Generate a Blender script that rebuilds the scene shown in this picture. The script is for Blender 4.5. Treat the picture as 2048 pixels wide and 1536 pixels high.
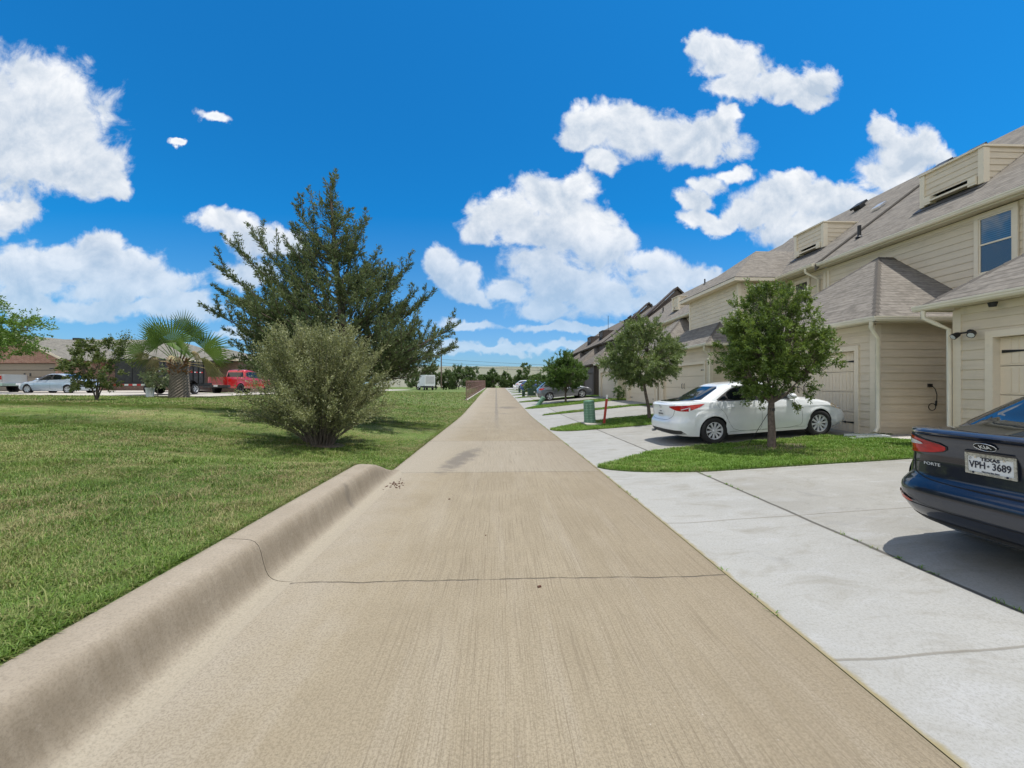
import bpy, bmesh, math, random
import numpy as np
from mathutils import Vector, Matrix
from mathutils.bvhtree import BVHTree
R = math.radians
rnd = random.Random(7)
nrs = np.random.RandomState(11)
for o in list(bpy.data.objects): bpy.data.objects.remove(o)
scn = bpy.context.scene
COL = scn.collection

# ---------------------------------------------------------------- camera
cam = bpy.data.cameras.new('camera'); camo = bpy.data.objects.new('camera', cam); COL.objects.link(camo)
cam.sensor_width = 36; cam.lens = 36*800/2048
cam.shift_y = 2/2048
cam.clip_start = .05; cam.clip_end = 6000
camo.location = (0, 0, 1.6); camo.rotation_euler = (R(90), 0, -math.atan(32/800))
scn.camera = camo

# ---------------------------------------------------------------- light
SUN = Vector((.22, -.03, 1)).normalized()
sun = bpy.data.lights.new('sun', 'SUN'); suno = bpy.data.objects.new('sun', sun); COL.objects.link(suno)
sun.energy = 3.1; sun.angle = R(.5); sun.color = (1, .955, .89)
suno.rotation_euler = SUN.to_track_quat('Z', 'Y').to_euler(); suno.location = (0, 0, 60)
scn.view_settings.view_transform = 'Standard'; scn.view_settings.look = 'None'
scn.view_settings.exposure = .62; scn.view_settings.gamma = 1
scn.view_settings.use_curve_mapping = False

# ---------------------------------------------------------------- node helper
class NT:
    def __init__(s, tree):
        s.t = tree; s.n = tree.nodes; s.l = tree.links
    def node(s, typ, **kw):
        n = s.n.new(typ)
        for k, v in kw.items(): setattr(n, k, v)
        return n
    def put(s, sock, v):
        if isinstance(v, bpy.types.NodeSocket): s.l.new(v, sock)
        elif v is not None:
            if hasattr(sock, 'default_value'):
                if isinstance(v, (tuple, list)) and len(v) == 3 and sock.type == 'RGBA': v = (*v, 1)
                sock.default_value = v
    def math(s, op, a, b=None, c=None, clamp=False):
        n = s.node('ShaderNodeMath', operation=op); n.use_clamp = clamp
        s.put(n.inputs[0], a); s.put(n.inputs[1], b); s.put(n.inputs[2], c); return n.outputs[0]
    def vmath(s, op, a, b=None, c=None, scale=None):
        n = s.node('ShaderNodeVectorMath', operation=op)
        s.put(n.inputs[0], a); s.put(n.inputs[1], b)
        if c is not None: s.put(n.inputs[2], c)
        if scale is not None: s.put(n.inputs['Scale'], scale)
        return n.outputs['Value'] if op in ('LENGTH', 'DOT_PRODUCT', 'DISTANCE') else n.outputs[0]
    def noise(s, vec, scale, detail=4, rough=.55, dist=0, out=0, dim='3D', lac=2):
        n = s.node('ShaderNodeTexNoise', noise_dimensions=dim)
        s.put(n.inputs['Vector'], vec); s.put(n.inputs['Scale'], scale); s.put(n.inputs['Detail'], detail)
        s.put(n.inputs['Roughness'], rough); s.put(n.inputs['Distortion'], dist); s.put(n.inputs['Lacunarity'], lac)
        return n.outputs[out]
    def voro(s, vec, scale, feature='F1', out='Distance', rand=1):
        n = s.node('ShaderNodeTexVoronoi', feature=feature); s.put(n.inputs['Vector'], vec); s.put(n.inputs['Scale'], scale)
        s.put(n.inputs['Randomness'], rand); return n.outputs[out]
    def ramp(s, fac, stops, interp='LINEAR'):
        n = s.node('ShaderNodeValToRGB'); cr = n.color_ramp; cr.interpolation = interp
        while len(cr.elements) < len(stops): cr.elements.new(.5)
        for e, (p, c) in zip(cr.elements, stops):
            e.position = p; e.color = (*c, 1) if isinstance(c, (tuple, list)) else (c, c, c, 1)
        s.put(n.inputs[0], fac); return n.outputs[0]
    def mix(s, fac, a, b, blend='MIX'):
        n = s.node('ShaderNodeMix', data_type='RGBA', blend_type=blend); n.clamp_factor = True
        s.put(n.inputs[0], fac); s.put(n.inputs[6], a); s.put(n.inputs[7], b); return n.outputs[2]
    def mapr(s, v, a, b, c=0, d=1, interp='LINEAR'):
        n = s.node('ShaderNodeMapRange', interpolation_type=interp); n.clamp = True
        for i, x in enumerate((v, a, b, c, d)): s.put(n.inputs[i], x)
        return n.outputs[0]
    def mapping(s, vec, loc=(0,0,0), rot=(0,0,0), sc=(1,1,1)):
        n = s.node('ShaderNodeMapping'); s.put(n.inputs[0], vec); n.inputs[1].default_value = loc
        n.inputs[2].default_value = rot; n.inputs[3].default_value = sc; return n.outputs[0]
    def sep(s, v):
        n = s.node('ShaderNodeSeparateXYZ'); s.put(n.inputs[0], v); return n.outputs
    def comb(s, x, y, z):
        n = s.node('ShaderNodeCombineXYZ'); s.put(n.inputs[0], x); s.put(n.inputs[1], y); s.put(n.inputs[2], z); return n.outputs[0]
    def bump(s, h, strength=.3, dist=.01, normal=None):
        n = s.node('ShaderNodeBump'); s.put(n.inputs['Strength'], strength); s.put(n.inputs['Distance'], dist)
        s.put(n.inputs['Height'], h)
        if normal is not None: s.put(n.inputs['Normal'], normal)
        return n.outputs[0]

def new_mat(name):
    m = bpy.data.materials.new(name); m.use_nodes = True
    t = NT(m.node_tree); b = m.node_tree.nodes['Principled BSDF']; return m, t, b

# ---------------------------------------------------------------- world: physical sky + cumulus given by direction
w = bpy.data.worlds.new('World'); scn.world = w; w.use_nodes = True
wt = NT(w.node_tree); bg = w.node_tree.nodes['Background']
sky = wt.node('ShaderNodeTexSky', sky_type='NISHITA'); sky.sun_disc = False
sky.sun_elevation = math.asin(SUN.z); sky.sun_rotation = math.atan2(SUN.x, SUN.y)
sky.air_density = 1.0; sky.dust_density = .6; sky.ozone_density = 3.0
bg.inputs[1].default_value = .1
#CLOUDS
# each puff: azimuth slope u = X/Y, elevation slope v = Z/Y, radii, edge of the photograph's cumulus groups
PUFF = [
 (-1.111,0.676,0.172,0.107),(-1.157,0.591,0.172,0.119),(-1.054,0.617,0.127,0.096),(-1.089,0.533,0.161,0.072),(-0.985,0.529,0.098,0.066),(-0.922,0.482,0.049,0.034),(-1.247,0.600,0.170,0.178),(-1.043,0.689,0.069,0.036),
 (-1.163,0.412,0.066,0.033),(-1.202,0.388,0.068,0.036),(-0.951,0.329,0.058,0.041),(-1.031,0.289,0.127,0.048),(-1.111,0.246,0.126,0.042),(-0.887,0.290,0.082,0.041),(-0.817,0.243,0.106,0.036),(-0.916,0.230,0.140,0.051),
 (-0.741,0.201,0.071,0.030),(-1.008,0.175,0.150,0.029),(-1.157,0.263,0.068,0.054),(-0.800,0.174,0.106,0.022),(-1.134,0.198,0.080,0.026),(-0.688,0.649,0.040,0.017),(-0.767,0.585,0.020,0.010), (-0.682,0.411,0.053,0.032),(-0.623,0.385,0.048,0.041),(-0.570,0.349,0.072,0.039),(-0.510,0.352,0.048,0.037),(-0.599,0.276,0.084,0.034),(-0.034,0.407,0.062,0.042),(0.035,0.427,0.088,0.050),
 (0.136,0.466,0.095,0.063),(0.205,0.499,0.057,0.040),(0.110,0.390,0.127,0.040),(0.186,0.398,0.102,0.063),(0.250,0.348,0.096,0.063),(0.110,0.309,0.088,0.050),(0.301,0.362,0.058,0.038),(0.186,0.259,0.140,0.069),
 (0.281,0.222,0.070,0.057),(0.117,0.189,0.076,0.033),(-0.129,0.299,0.042,0.042),(-0.087,0.256,0.047,0.042),(-0.052,0.219,0.045,0.022),(0.029,0.233,0.053,0.028),(0.384,0.306,0.062,0.038),
 (0.481,0.275,0.078,0.043),(0.429,0.249,0.104,0.038),(0.539,0.282,0.042,0.026),(0.378,0.210,0.077,0.025),(0.230,0.650,0.070,0.053),(0.294,0.675,0.079,0.045),(0.390,0.632,0.142,0.058),(0.500,0.619,0.124,0.054),
 (0.572,0.653,0.063,0.049),(0.601,0.688,0.034,0.028),(0.269,0.576,0.043,0.033),(0.199,0.618,0.046,0.030),(0.513,0.849,0.029,0.043),(0.559,0.827,0.065,0.049),(0.624,0.808,0.082,0.054),(0.710,0.778,0.079,0.041),
 (0.776,0.768,0.067,0.041),(0.836,0.782,0.059,0.041),(0.809,0.732,0.051,0.028),(0.624,0.760,0.087,0.033),(1.003,0.670,0.043,0.036),(1.064,0.607,0.095,0.060),(1.119,0.634,0.052,0.044),(1.024,0.547,0.084,0.055),
 (1.166,0.594,0.036,0.029),(0.916,0.474,0.121,0.047),(0.809,0.472,0.120,0.046),(0.710,0.470,0.093,0.054),(0.763,0.523,0.056,0.033),(0.657,0.431,0.079,0.036),(0.605,0.532,0.055,0.023),(0.552,0.508,0.050,0.026),
 (0.509,0.466,0.044,0.028),(0.520,0.422,0.052,0.023),(0.572,0.401,0.052,0.023),(0.730,0.393,0.080,0.046),(0.836,0.408,0.121,0.044),(0.136,0.139,0.101,0.013),(0.237,0.144,0.089,0.013),(-0.077,0.142,0.075,0.015),
 (0.010,0.092,0.138,0.012),(0.199,0.096,0.102,0.013),(-0.127,0.092,0.112,0.012),(-0.456,0.093,0.097,0.011),(-0.623,0.129,0.071,0.015)]
tc = wt.node('ShaderNodeTexCoord'); gx, gy, gz = wt.sep(tc.outputs['Generated'])
ay = wt.math('MAXIMUM', gy, .04)
U = wt.math('DIVIDE', gx, ay); V = wt.math('DIVIDE', gz, ay); P0 = wt.comb(U, V, 0)
def cloud_group(name, puffs):
    g = bpy.data.node_groups.new(name, 'ShaderNodeTree')
    g.interface.new_socket('P', in_out='INPUT', socket_type='NodeSocketVector')
    g.interface.new_socket('D', in_out='OUTPUT', socket_type='NodeSocketFloat'); g.interface.new_socket('S', in_out='OUTPUT', socket_type='NodeSocketFloat')
    gt = NT(g); gi = gt.node('NodeGroupInput'); go = gt.node('NodeGroupOutput'); P = gi.outputs[0]
    w1 = gt.vmath('SCALE', gt.vmath('SUBTRACT', gt.noise(P, 8, 3, .55, out=1), (.5,.5,.5)), scale=.085)
    w2 = gt.vmath('SCALE', gt.vmath('SUBTRACT', gt.noise(P, 30, 3, .6, out=1), (.5,.5,.5)), scale=.03)
    Pw = gt.vmath('MULTIPLY', gt.vmath('ADD', P, gt.vmath('ADD', w1, w2)), (1,1,0)); acc = None
    for (cx, cy, rx, ry) in puffs:
        q = gt.vmath('MULTIPLY_ADD', Pw, (1/rx, 1/ry, 0), (-cx/rx, -cy/ry, 0))
        d = gt.math('SUBTRACT', 1, gt.vmath('LENGTH', q))
        acc = d if acc is None else gt.math('SMOOTH_MAX', acc, d, .3)
    n1 = gt.noise(P, 11, 9, .62, .35); bil = gt.voro(gt.vmath('ADD', P, gt.vmath('SCALE', w2, scale=.7)), 30, 'SMOOTH_F1')
    det = gt.math('ADD', gt.math('MULTIPLY', gt.math('SUBTRACT', n1, .51), 2.9), gt.math('MULTIPLY', gt.math('SUBTRACT', .42, bil), .28))
    # the body can be eroded only near its rim
    g.links.new(gt.math('ADD', gt.math('MULTIPLY_ADD', acc, 1.5, .34), det), go.inputs[0])
    g.links.new(gt.math('MULTIPLY_ADD', gt.noise(P, 8, 8, .6, .3), 3.0, gt.math('MULTIPLY', acc, .5)), go.inputs[1]); return g
blue = wt.vmath('MULTIPLY', sky.outputs[0], wt.ramp(V, [(0, (.42,.62,.86)), (.1, (.40,.66,.92)), (.22, (.30,.70,.95)), (.42, (.055,.64,1.02)), (1, (.06,.66,1.06))]))
fine = wt.noise(P0, 6, 9, .66, .5)
lowg = wt.mapr(V, .0, .38, 1, 0)
def sky_with(zone, puffs):
    g = cloud_group('cloud_density_'+zone, puffs)
    def dens(vec):
        n = wt.node('ShaderNodeGroup'); n.node_tree = g; wt.put(n.inputs[0], vec); return n.outputs
    (D0, S0), (_, S1) = dens(P0), dens(wt.vmath('ADD', P0, (.010, .032, 0)))
    alpha = wt.mapr(D0, -.10, .75, 0, 1, 'SMOOTHSTEP')
    lit = wt.mapr(wt.math('ADD', wt.math('MULTIPLY', wt.math('SUBTRACT', S0, S1), .55), wt.math('MULTIPLY', wt.math('SUBTRACT', fine, .44), 1.1)), -.40, .44, 0, 1)
    core = wt.mapr(D0, .4, 2.2, 0, .40)
    lit = wt.math('SUBTRACT', lit, core, clamp=True)
    c = wt.mix(lit, (3.3, 3.95, 4.8), (6.5, 6.6, 6.75))
    c = wt.mix(wt.math('MULTIPLY', lowg, .62), c, (3.2, 4.5, 5.7))
    alpha = wt.math('MULTIPLY', alpha, wt.mapr(V, .0, .42, .5, 1))
    bgc = wt.node('ShaderNodeBackground'); bgc.inputs[1].default_value = .1; wt.put(bgc.inputs[0], wt.mix(alpha, blue, c)); return bgc.outputs[0]
# the rest of the dome (overhead and behind): unseen warm white cloud added for fill light
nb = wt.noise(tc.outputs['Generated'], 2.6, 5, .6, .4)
fill_cloud = wt.mapr(nb, .46, .60, 0, 1, 'SMOOTHSTEP')
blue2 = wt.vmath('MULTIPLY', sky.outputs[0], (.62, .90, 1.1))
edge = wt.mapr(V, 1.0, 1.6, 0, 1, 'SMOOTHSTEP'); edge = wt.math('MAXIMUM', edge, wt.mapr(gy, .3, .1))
wt.put(bg.inputs[0], wt.mix(wt.math('MULTIPLY', edge, wt.math('GREATER_THAN', gz, 0)), blue, wt.mix(fill_cloud, blue2, (12.0, 11.2, 10.0))))
def choose(fac, a, b):
    m_ = wt.node('ShaderNodeMixShader'); wt.put(m_.inputs[0], fac); wt.l.new(a, m_.inputs[1]); wt.l.new(b, m_.inputs[2]); return m_.outputs[0]
ZON = [(-9, -.32), (-.32, .24), (.24, .56), (.56, 9)]
sh = None
for zi, (za, zb) in enumerate(ZON):
    pf = [p for p in PUFF if p[0]+p[2]*1.9+.05 > za and p[0]-p[2]*1.9-.05 < zb]
    one = sky_with('abcd'[zi], pf)
    sh = one if sh is None else choose(wt.math('GREATER_THAN', U, za), sh, one)
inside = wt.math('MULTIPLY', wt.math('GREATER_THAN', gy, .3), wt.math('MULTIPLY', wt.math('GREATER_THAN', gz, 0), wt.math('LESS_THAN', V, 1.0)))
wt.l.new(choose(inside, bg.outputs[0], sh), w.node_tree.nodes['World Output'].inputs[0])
w.cycles.sampling_method = 'MANUAL'; w.cycles.sample_map_resolution = 128
# ---------------------------------------------------------------- mesh building
class MB:
    def __init__(s): s.v = []; s.f = []; s.uv = []; s.sm = []; s.mi = []
    def poly(s, pts, uv=None, mi=0):
        i = len(s.v); s.v += [tuple(p) for p in pts]; s.f.append(list(range(i, i+len(pts)))); s.uv.append(uv); s.sm.append(False); s.mi.append(mi)
    def grid(s, P, closed=False, smooth=True, flip=False, mi=0):
        # P: rows x cols of points
        n, m = len(P), len(P[0]); i0 = len(s.v)
        for r in P: s.v += [tuple(p) for p in r]
        mm = m if closed else m-1
        for a in range(n-1):
            for b in range(mm):
                b2 = (b+1) % m
                f = [i0+a*m+b, i0+a*m+b2, i0+(a+1)*m+b2, i0+(a+1)*m+b]
                if flip: f.reverse()
                s.f.append(f); s.uv.append(None); s.sm.append(smooth); s.mi.append(mi)
    def box(s, x0, x1, y0, y1, z0, z1, mi=0):
        if x0 > x1: x0, x1 = x1, x0
        if y0 > y1: y0, y1 = y1, y0
        if z0 > z1: z0, z1 = z1, z0
        a = [(x0,y0,z0),(x1,y0,z0),(x1,y1,z0),(x0,y1,z0),(x0,y0,z1),(x1,y0,z1),(x1,y1,z1),(x0,y1,z1)]
        for q in ((3,2,1,0),(4,5,6,7),(0,1,5,4),(1,2,6,5),(2,3,7,6),(3,0,4,7)): s.poly([a[k] for k in q], mi=mi)
    def prism(s, pts, dv, mi=0):
        # planar polygon pts extruded by dv
        dv = Vector(dv); b = [Vector(p) for p in pts]; t = [p+dv for p in b]
        n = (b[1]-b[0]).cross(b[2]-b[0])
        if n.dot(dv) > 0: b, t = b[::-1], t[::-1]
        s.poly(b, mi=mi); s.poly(t[::-1], mi=mi)
        for k in range(len(b)):
            k2 = (k+1) % len(b); s.poly([b[k2], b[k], t[k], t[k2]], mi=mi)
    def obox(s, c, ax, ay, az, hx, hy, hz):
        c = Vector(c); ax = Vector(ax).normalized(); ay = Vector(ay).normalized(); az = Vector(az).normalized()
        a = [c+ax*hx*i+ay*hy*j+az*hz*k for (i,j,k) in ((-1,-1,-1),(1,-1,-1),(1,1,-1),(-1,1,-1),(-1,-1,1),(1,-1,1),(1,1,1),(-1,1,1))]
        for q in ((3,2,1,0),(4,5,6,7),(0,1,5,4),(1,2,6,5),(2,3,7,6),(3,0,4,7)): s.poly([a[k] for k in q])
    def tube(s, path, r, n=8, cap=True, up=(0,0,1), sx=1, sy=1, mi=0):
        path = [Vector(p) for p in path]; rs = r if isinstance(r, (list, tuple)) else [r]*len(path)
        rows = []; prev = None
        for k, p in enumerate(path):
            t = (path[min(k+1, len(path)-1)]-path[max(k-1, 0)]).normalized()
            u = Vector(up) if prev is None else prev
            if abs(t.dot(u)) > .99: u = Vector((1, 0, 0)) if abs(t.x) < .9 else Vector((0, 1, 0))
            a = (u-t*u.dot(t)).normalized(); prev = a; b = t.cross(a)
            rows.append([p+a*math.cos(2*math.pi*j/n)*rs[k]*sx+b*math.sin(2*math.pi*j/n)*rs[k]*sy for j in range(n)])
        s.grid(rows, closed=True, flip=False, mi=mi)
        if cap:
            s.poly(rows[0][::-1], mi=mi); s.poly(rows[-1], mi=mi)
    def extr(s, prof, a, b, ax1, ax2):
        # closed 2D profile swept from a to b; profile coordinates along ax1, ax2
        a = Vector(a); b = Vector(b); ax1 = Vector(ax1); ax2 = Vector(ax2)
        pa = [a+ax1*p+ax2*q for p, q in prof]; s.prism(pa, b-a)
    def build(s, name, mat, parent=None, loc=None, sharp=None):
        me = bpy.data.meshes.new(name); me.from_pydata(s.v, [], s.f)
        if any(s.sm): me.polygons.foreach_set('use_smooth', s.sm)
        if isinstance(mat, (list, tuple)):
            for m_ in mat: me.materials.append(m_)
            me.polygons.foreach_set('material_index', s.mi)
        else: me.materials.append(mat)
        if any(u is not None for u in s.uv):
            ul = me.uv_layers.new(name='UVMap'); dat = []
            for f, u in zip(s.f, s.uv):
                for k in range(len(f)): dat += list(u[k]) if u is not None else [0, 0]
            ul.data.foreach_set('uv', dat)
        me.update()
        if sharp: me.set_sharp_from_angle(angle=R(sharp))
        o = bpy.data.objects.new(name, me); COL.objects.link(o)
        if parent is not None:
            o.parent = parent
            o.matrix_parent_inverse = Matrix.Translation(-Vector(parent.location)) if parent.get('_w') else Matrix()
        if loc is not None: o.location = loc
        return o
def tag(o, label=None, cat=None, group=None, kind=None):
    if label: o['label'] = label
    if cat: o['category'] = cat
    if group: o['group'] = group
    if kind: o['kind'] = kind
    return o
def thing(name, loc, label, cat, group=None, rz=0, world=False):
    """Empty at the thing's base; world=True: children are given in world coordinates"""
    o = bpy.data.objects.new(name, None); COL.objects.link(o); o.location = loc; o.rotation_euler = (0, 0, rz); o.empty_display_size = .2
    if world: WORLD.add(o.name)
    return tag(o, label, cat, group)
WORLD = set()
def fixparent(o, parent):
    o.parent = parent
_old = MB.build
def _build(s, name, mat, parent=None, loc=None, sharp=None):
    if parent is not None and parent.name in WORLD:
        L = parent.location; s.v = [(p[0]-L.x, p[1]-L.y, p[2]-L.z) for p in s.v]
        o = _old(s, name, mat, parent, loc, sharp)
    elif parent is not None and parent.parent is not None and parent.parent.name in WORLD:
        L = parent.parent.location; s.v = [(p[0]-L.x, p[1]-L.y, p[2]-L.z) for p in s.v]
        o = _old(s, name, mat, parent, loc, sharp)
    else: o = _old(s, name, mat, parent, loc, sharp)
    return o
MB.build = _build
def copy_tree(o, parent=None, name=None):
    c = o.copy(); COL.objects.link(c); c.parent = parent
    for ch in [x for x in bpy.data.objects if x.parent == o]: copy_tree(ch, c)
    return c
def clip(poly, a, b, c):
    """keep part of 2D polygon with a*x+b*y+c >= 0"""
    out = []
    for i in range(len(poly)):
        p, q = poly[i], poly[(i+1) % len(poly)]
        dp, dq = a*p[0]+b*p[1]+c, a*q[0]+b*q[1]+c
        if dp >= 0: out.append(p)
        if (dp >= 0) != (dq >= 0):
            t = dp/(dp-dq); out.append((p[0]+(q[0]-p[0])*t, p[1]+(q[1]-p[1])*t))
    return out
LAP = .19
def siding(mb, org, ud, nd, poly, lap=LAP, z0=0.0, lip=.016):
    """lap boards over polygon (u, z); org gives u=0 at z=0 height; nd outward"""
    org = Vector(org); ud = Vector(ud).normalized(); nd = Vector(nd).normalized()
    lo = min(p[1] for p in poly); hi = max(p[1] for p in poly)
    k = math.floor((lo-z0)/lap)
    flip = ud.cross(Vector((0,0,1))).dot(nd) < 0
    while z0+k*lap < hi:
        za, zb = z0+k*lap, z0+(k+1)*lap; k += 1
        pg = clip(clip(poly, 0, 1, -za), 0, -1, zb)
        if len(pg) < 3: continue
        def P(p, extra=None):
            o_ = lip*(1-(p[1]-za)/lap)+.003 if extra is None else extra
            return org+ud*p[0]+Vector((0,0,p[1]))+nd*o_
        pts = [P(p) for p in pg]
        mb.poly(pts if not flip else pts[::-1])
        bot = sorted([p for p in pg if abs(p[1]-za) < 1e-6])
        if len(bot) >= 2:
            a, b = bot[0], bot[-1]
            q = [P(a), P(a, 0), P(b, 0), P(b)]
            mb.poly(q if not flip else q[::-1])
def rect(u0, u1, z0, z1): return [(u0,z0),(u1,z0),(u1,z1),(u0,z1)]
def siding_hole(mb, org, ud, nd, u0, u1, z0, z1, holes):
    """rectangle minus rectangular holes"""
    us = sorted({u0, u1, *[h[0] for h in holes], *[h[1] for h in holes]})
    for a, b in zip(us[:-1], us[1:]):
        hs = [h for h in holes if h[0] <= a+1e-6 and h[1] >= b-1e-6]
        zs = [z0]
        for h in sorted(hs, key=lambda h: h[2]): zs += [h[2], h[3]]
        zs.append(z1)
        for i in range(0, len(zs), 2):
            if zs[i+1]-zs[i] > 1e-4: siding(mb, org, ud, nd, rect(a, b, zs[i], zs[i+1]))
def roof_poly(mb, pts, thick=.03):
    """shingled plane with UV in metres: u along the eave, v up the slope"""
    p = [Vector(q) for q in pts]; n = (p[1]-p[0]).cross(p[2]-p[0]).normalized()
    if n.z < 0: p.reverse(); n = -n
    h = Vector((0,0,1)).cross(n); h = h.normalized() if h.length > 1e-4 else Vector((1,0,0)); up = n.cross(h).normalized()
    uv = [(q.dot(h), q.dot(up)) for q in p]
    mb.poly(p, uv)
    for k in range(len(p)):
        a, b = p[k], p[(k+1) % len(p)]; d = Vector((0,0,-thick))
        mb.poly([b, a, a+d, b+d])
    mb.poly([q+Vector((0,0,-thick)) for q in p][::-1])
def text_mesh(txt, size, ext=.002, bold=0, sx=1):
    cu = bpy.data.curves.new('txt', 'FONT'); cu.body = txt; cu.size = size; cu.extrude = ext; cu.align_x = 'CENTER'; cu.align_y = 'CENTER'; cu.offset = bold; cu.resolution_u = 3
    o = bpy.data.objects.new('txt', cu); COL.objects.link(o)
    dg = bpy.context.evaluated_depsgraph_get(); me = bpy.data.meshes.new_from_object(o.evaluated_get(dg))
    bpy.data.objects.remove(o); bpy.data.curves.remove(cu)
    return me
def fast_mesh(name, V, F, mat, parent=None, smooth=False):
    """V (n,3), F (m,k) numpy"""
    me = bpy.data.meshes.new(name); n, (m, k) = len(V), F.shape
    me.vertices.add(n); me.vertices.foreach_set('co', np.asarray(V, np.float32).ravel())
    me.loops.add(m*k); me.loops.foreach_set('vertex_index', np.asarray(F, np.int32).ravel())
    me.polygons.add(m); me.polygons.foreach_set('loop_start', np.arange(0, m*k, k, dtype=np.int32))
    me.polygons.foreach_set('loop_total', np.full(m, k, np.int32))
    if smooth: me.polygons.foreach_set('use_smooth', np.ones(m, bool))
    me.update(calc_edges=True); me.materials.append(mat)
    o = bpy.data.objects.new(name, me); COL.objects.link(o); o.parent = parent
    return o

# ---------------------------------------------------------------- ground shape
_ay = np.array([-400, -8, 0, 7.6, 22.3, 37.8, 60, 88, 110, 1500.]); _az = np.array([0, 0, 0, -.005, -.156, .126, .5, .94, 1.0, 1.0])
_yy = np.linspace(-20, 140, 1601); _zz = np.interp(_yy, _ay, _az); _k = np.exp(-.5*(np.arange(-40, 41)/18.)**2); _k /= _k.sum()
_zz = np.convolve(np.pad(_zz, 40, mode='edge'), _k, mode='valid')
def A(Y): return np.interp(Y, _yy, _zz)
def KH(Y):
    t = np.clip((Y-6.3)/1.5, 0, 1); return .35*(1-t*t*(3-2*t))
def ST(X, Y):
    return .9+.01*(-14-np.clip(X, -34, -14))-.0075*np.clip(Y-26, 0, 62)
def PAD(Y): return .28+.0085*np.clip(Y, 0, 85)
def G(X, Y):
    X = np.asarray(X, float); Y = np.asarray(Y, float); a = A(Y)
    r = (PAD(Y)-a)*(np.clip(X-2.2, 0, 5.4)*.06+np.clip(X-7.6, 0, 2.4)*.025)/.36
    d = np.maximum(0, -X-2.05)
    l = KH(Y)*np.exp(-d/7)*np.clip(d/.02, 0, 1)+(ST(X, Y)-.05-a)*(1-np.exp(-(d/6.2)**1.5))
    return a+np.where(X > 0, r, l)
def g1(x, y): return float(G(x, y))
# ---------------------------------------------------------------- materials
def pos(t):
    return t.node('ShaderNodeNewGeometry').outputs['Position']
def mat_plain(name, col, rough=.6, metal=0, spec=.5, coat=0, var=.12, vscale=3, bump=0, bscale=60):
    m, t, b = new_mat(name); tc = t.node('ShaderNodeTexCoord').outputs['Object']
    n = t.noise(tc, vscale, 5, .6)
    c = t.mix(t.mapr(n, .3, .7), tuple(x*(1-var) for x in col), tuple(min(1, x*(1+var)) for x in col))
    t.put(b.inputs['Base Color'], c); b.inputs['Roughness'].default_value = rough; b.inputs['Metallic'].default_value = metal
    b.inputs['Specular IOR Level'].default_value = spec; b.inputs['Coat Weight'].default_value = coat; b.inputs['Coat Roughness'].default_value = .03
    if bump: t.put(b.inputs['Normal'], t.bump(t.noise(tc, bscale, 4), bump, .01))
    return m
def joint(t, coord, at, wob, width):
    """1 on a thin line coord = at (+wobble)"""
    d = t.math('ABSOLUTE', t.math('SUBTRACT', t.math('ADD', coord, wob), at))
    return t.math('SUBTRACT', 1, t.mapr(d, width*.4, width, 0, 1), clamp=True)
def mx(t, *a):
    r = a[0]
    for q in a[1:]: r = t.math('MAXIMUM', r, q)
    return r
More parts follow.
